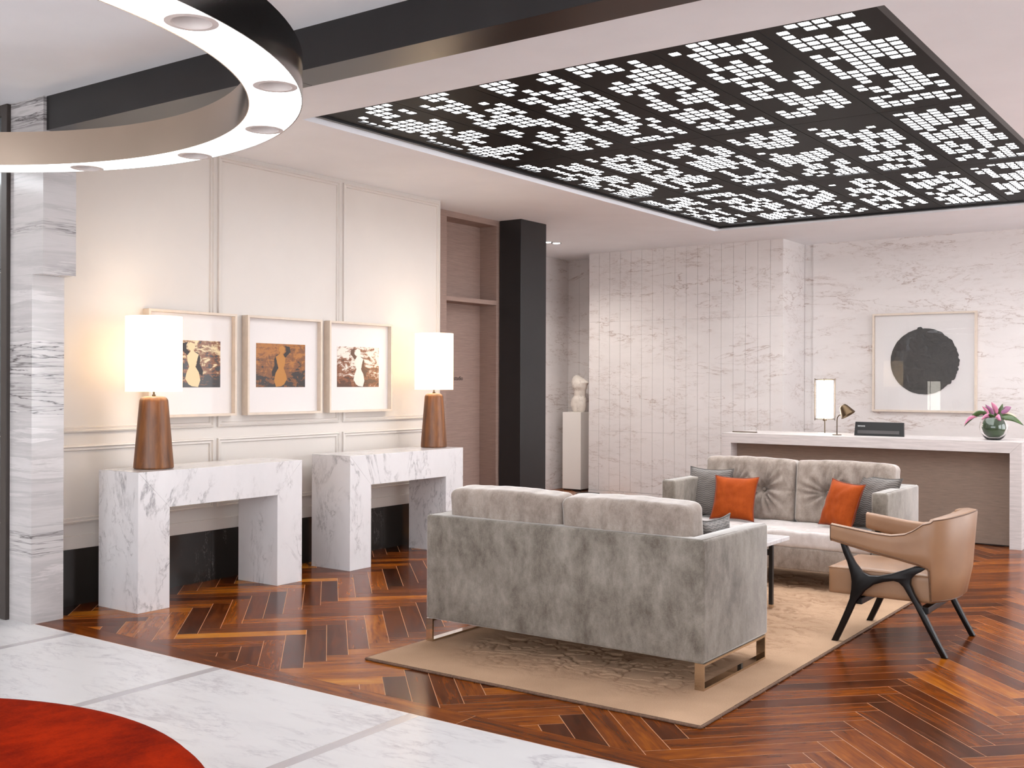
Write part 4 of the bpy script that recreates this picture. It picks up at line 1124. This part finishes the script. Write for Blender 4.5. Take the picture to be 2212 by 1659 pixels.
# pedestal + torso
pd = thing('pedestal', 'plain white square pedestal in the marble alcove', 'pedestal', (-7.96, 12.77, 0))
mesh_obj('body', B(-.148, .148, -.148, .148, .02, 1.08, bev=.002), MT['white'], pd)
mesh_obj('recessed_base', B(-.135, .135, -.135, .135, 0, .022), MT['blackmetal'], pd)
bm = bmesh.new()
def torso(u, v):
    z = u*.515
    tb = [(0, .075, .0), (.03, .095, .0), (.10, .112, -.005), (.17, .105, .0), (.23, .078, .012), (.28, .083, .015), (.35, .105, .012), (.41, .112, .005), (.45, .088, -.012), (.49, .055, -.03), (.515, .012, -.035)]
    for (a, ra, oa), (b_, rb_, ob) in zip(tb, tb[1:]):
        if a <= z <= b_+1e-9:
            t = (z-a)/(b_-a); r_ = ra+(rb_-ra)*smooth(t); ox = oa+(ob-oa)*t; break
    an = 2*PI*v; q = 1+.10*math.cos(2*an)
    x = ox+r_*math.cos(an)*q; y = r_*.72*math.sin(an)
    if z > .33: x += .03*max(0, math.cos(an))*math.exp(-((z-.42)/.04)**2)
    if .3 < z < .42 and math.sin(an) < 0: y -= .02*math.exp(-((z-.36)/.035)**2)*(math.exp(-((x-.04)/.035)**2)+math.exp(-((x+.05)/.035)**2))
    if z < .14 and math.sin(an) < 0: y += .014*math.exp(-(x/.012)**2)
    return (x, y, z)
grid(bm, torso, 44, 40, cv=True)
bmesh.ops.holes_fill(bm, edges=bm.edges); bmesh.ops.recalc_face_normals(bm, faces=bm.faces)
MT['torso'] = marble('cream_torso_marble', lin(238, 228, 218), lin(112, 98, 86), stretch=(1.5, 1.5, .8), scale=5, width=.03, amount=.8, rough=.3, seed=12)
ts = mesh_obj('torso_sculpture', bm, MT['torso'], None, True, loc=(-7.93, 12.76, 1.0805)); tag(ts, 'carved marble torso standing on the white pedestal', 'sculpture')
# alcove downlights
dlt = thing('recessed_downlight', 'twin recessed ceiling downlight beside the dark column', 'downlight', (-7.36, 11.2, C))
for i, (dx, dy) in enumerate(((-.02, -.07), (.02, .07))):
    lf = mesh_obj('lens', lathe(bmesh.new(), [(0, -.002), (.045, -.002), (.045, .0), (0, 0)], n=24), emit('downlight_lens', (1, .97, .92), 14), dlt, loc=(dx, dy, -.002))
    mesh_obj('trim_ring', lathe(bmesh.new(), [(.045, -.001), (.062, -.003), (.064, 0), (.045, 0)], n=24), MT['blackmetal'], dlt, True, loc=(dx, dy, -.001))
pw = thing('floor_plate', 'thin black slab lying on the floor at the foot of the plank wall', 'floor plate', (-7.45, 12.2, 0))
mesh_obj('plate', B(-.10, .12, -.12, .12, 0, .03, bev=.003), MT['blackmetal'], pw)

# added off-frame fill downlights along the window side, then the alcove fixture's beam
def downlight(x, y, W, label, size=70):
    r = thing('recessed_downlight', label, 'downlight', (x, y, C), group='added off-frame fill downlights along the window side')
    mesh_obj('lens', lathe(bmesh.new(), [(0, -.002), (.045, -.002), (.045, 0), (0, 0)], n=20), MT['fill_lens'], r, loc=(0, 0, -.002))
    mesh_obj('trim_ring', lathe(bmesh.new(), [(.045, -.001), (.062, -.004), (.064, 0), (.045, 0)], n=24), MT['trimw'], r, True, loc=(0, 0, -.001))
    ld = bpy.data.lights.new('downlight_beam', 'SPOT'); ld.energy = W; ld.color = (.94, .97, 1); ld.spot_size = math.radians(size*2); ld.spot_blend = 1.0; ld.shadow_soft_size = .05
    lo = bpy.data.objects.new('downlight_beam', ld); COL.objects.link(lo); lo.parent = r; lo.location = (0, 0, -.02)
MT['fill_lens'] = emit('added_fill_lens', (1, .97, .92), 14)
for (x, y, w_) in ((.3, 3.2, 'beside the ottoman'), (.3, 5.4, 'level with the near sofa'), (.3, 7.6, 'level with the far sofa'), (.3, 9.8, 'in front of the desk'), (-1.25, 12.3, 'behind the right end of the desk'), (1.0, 12.3, 'farthest right by the reception wall')):  # added lights; the desk-end one stands in for an unseen column lamp
    downlight(x, y, 62, 'added off-frame fill downlight on the window side, '+w_)
for o_ in (dlt,):
    ld = bpy.data.lights.new('downlight_beam', 'SPOT'); ld.energy = 120; ld.color = (1, .96, .9); ld.spot_size = math.radians(150); ld.spot_blend = 1.0; ld.shadow_soft_size = .05
    lo = bpy.data.objects.new('downlight_beam', ld); COL.objects.link(lo); lo.parent = o_; lo.location = (0, 0, -.03)
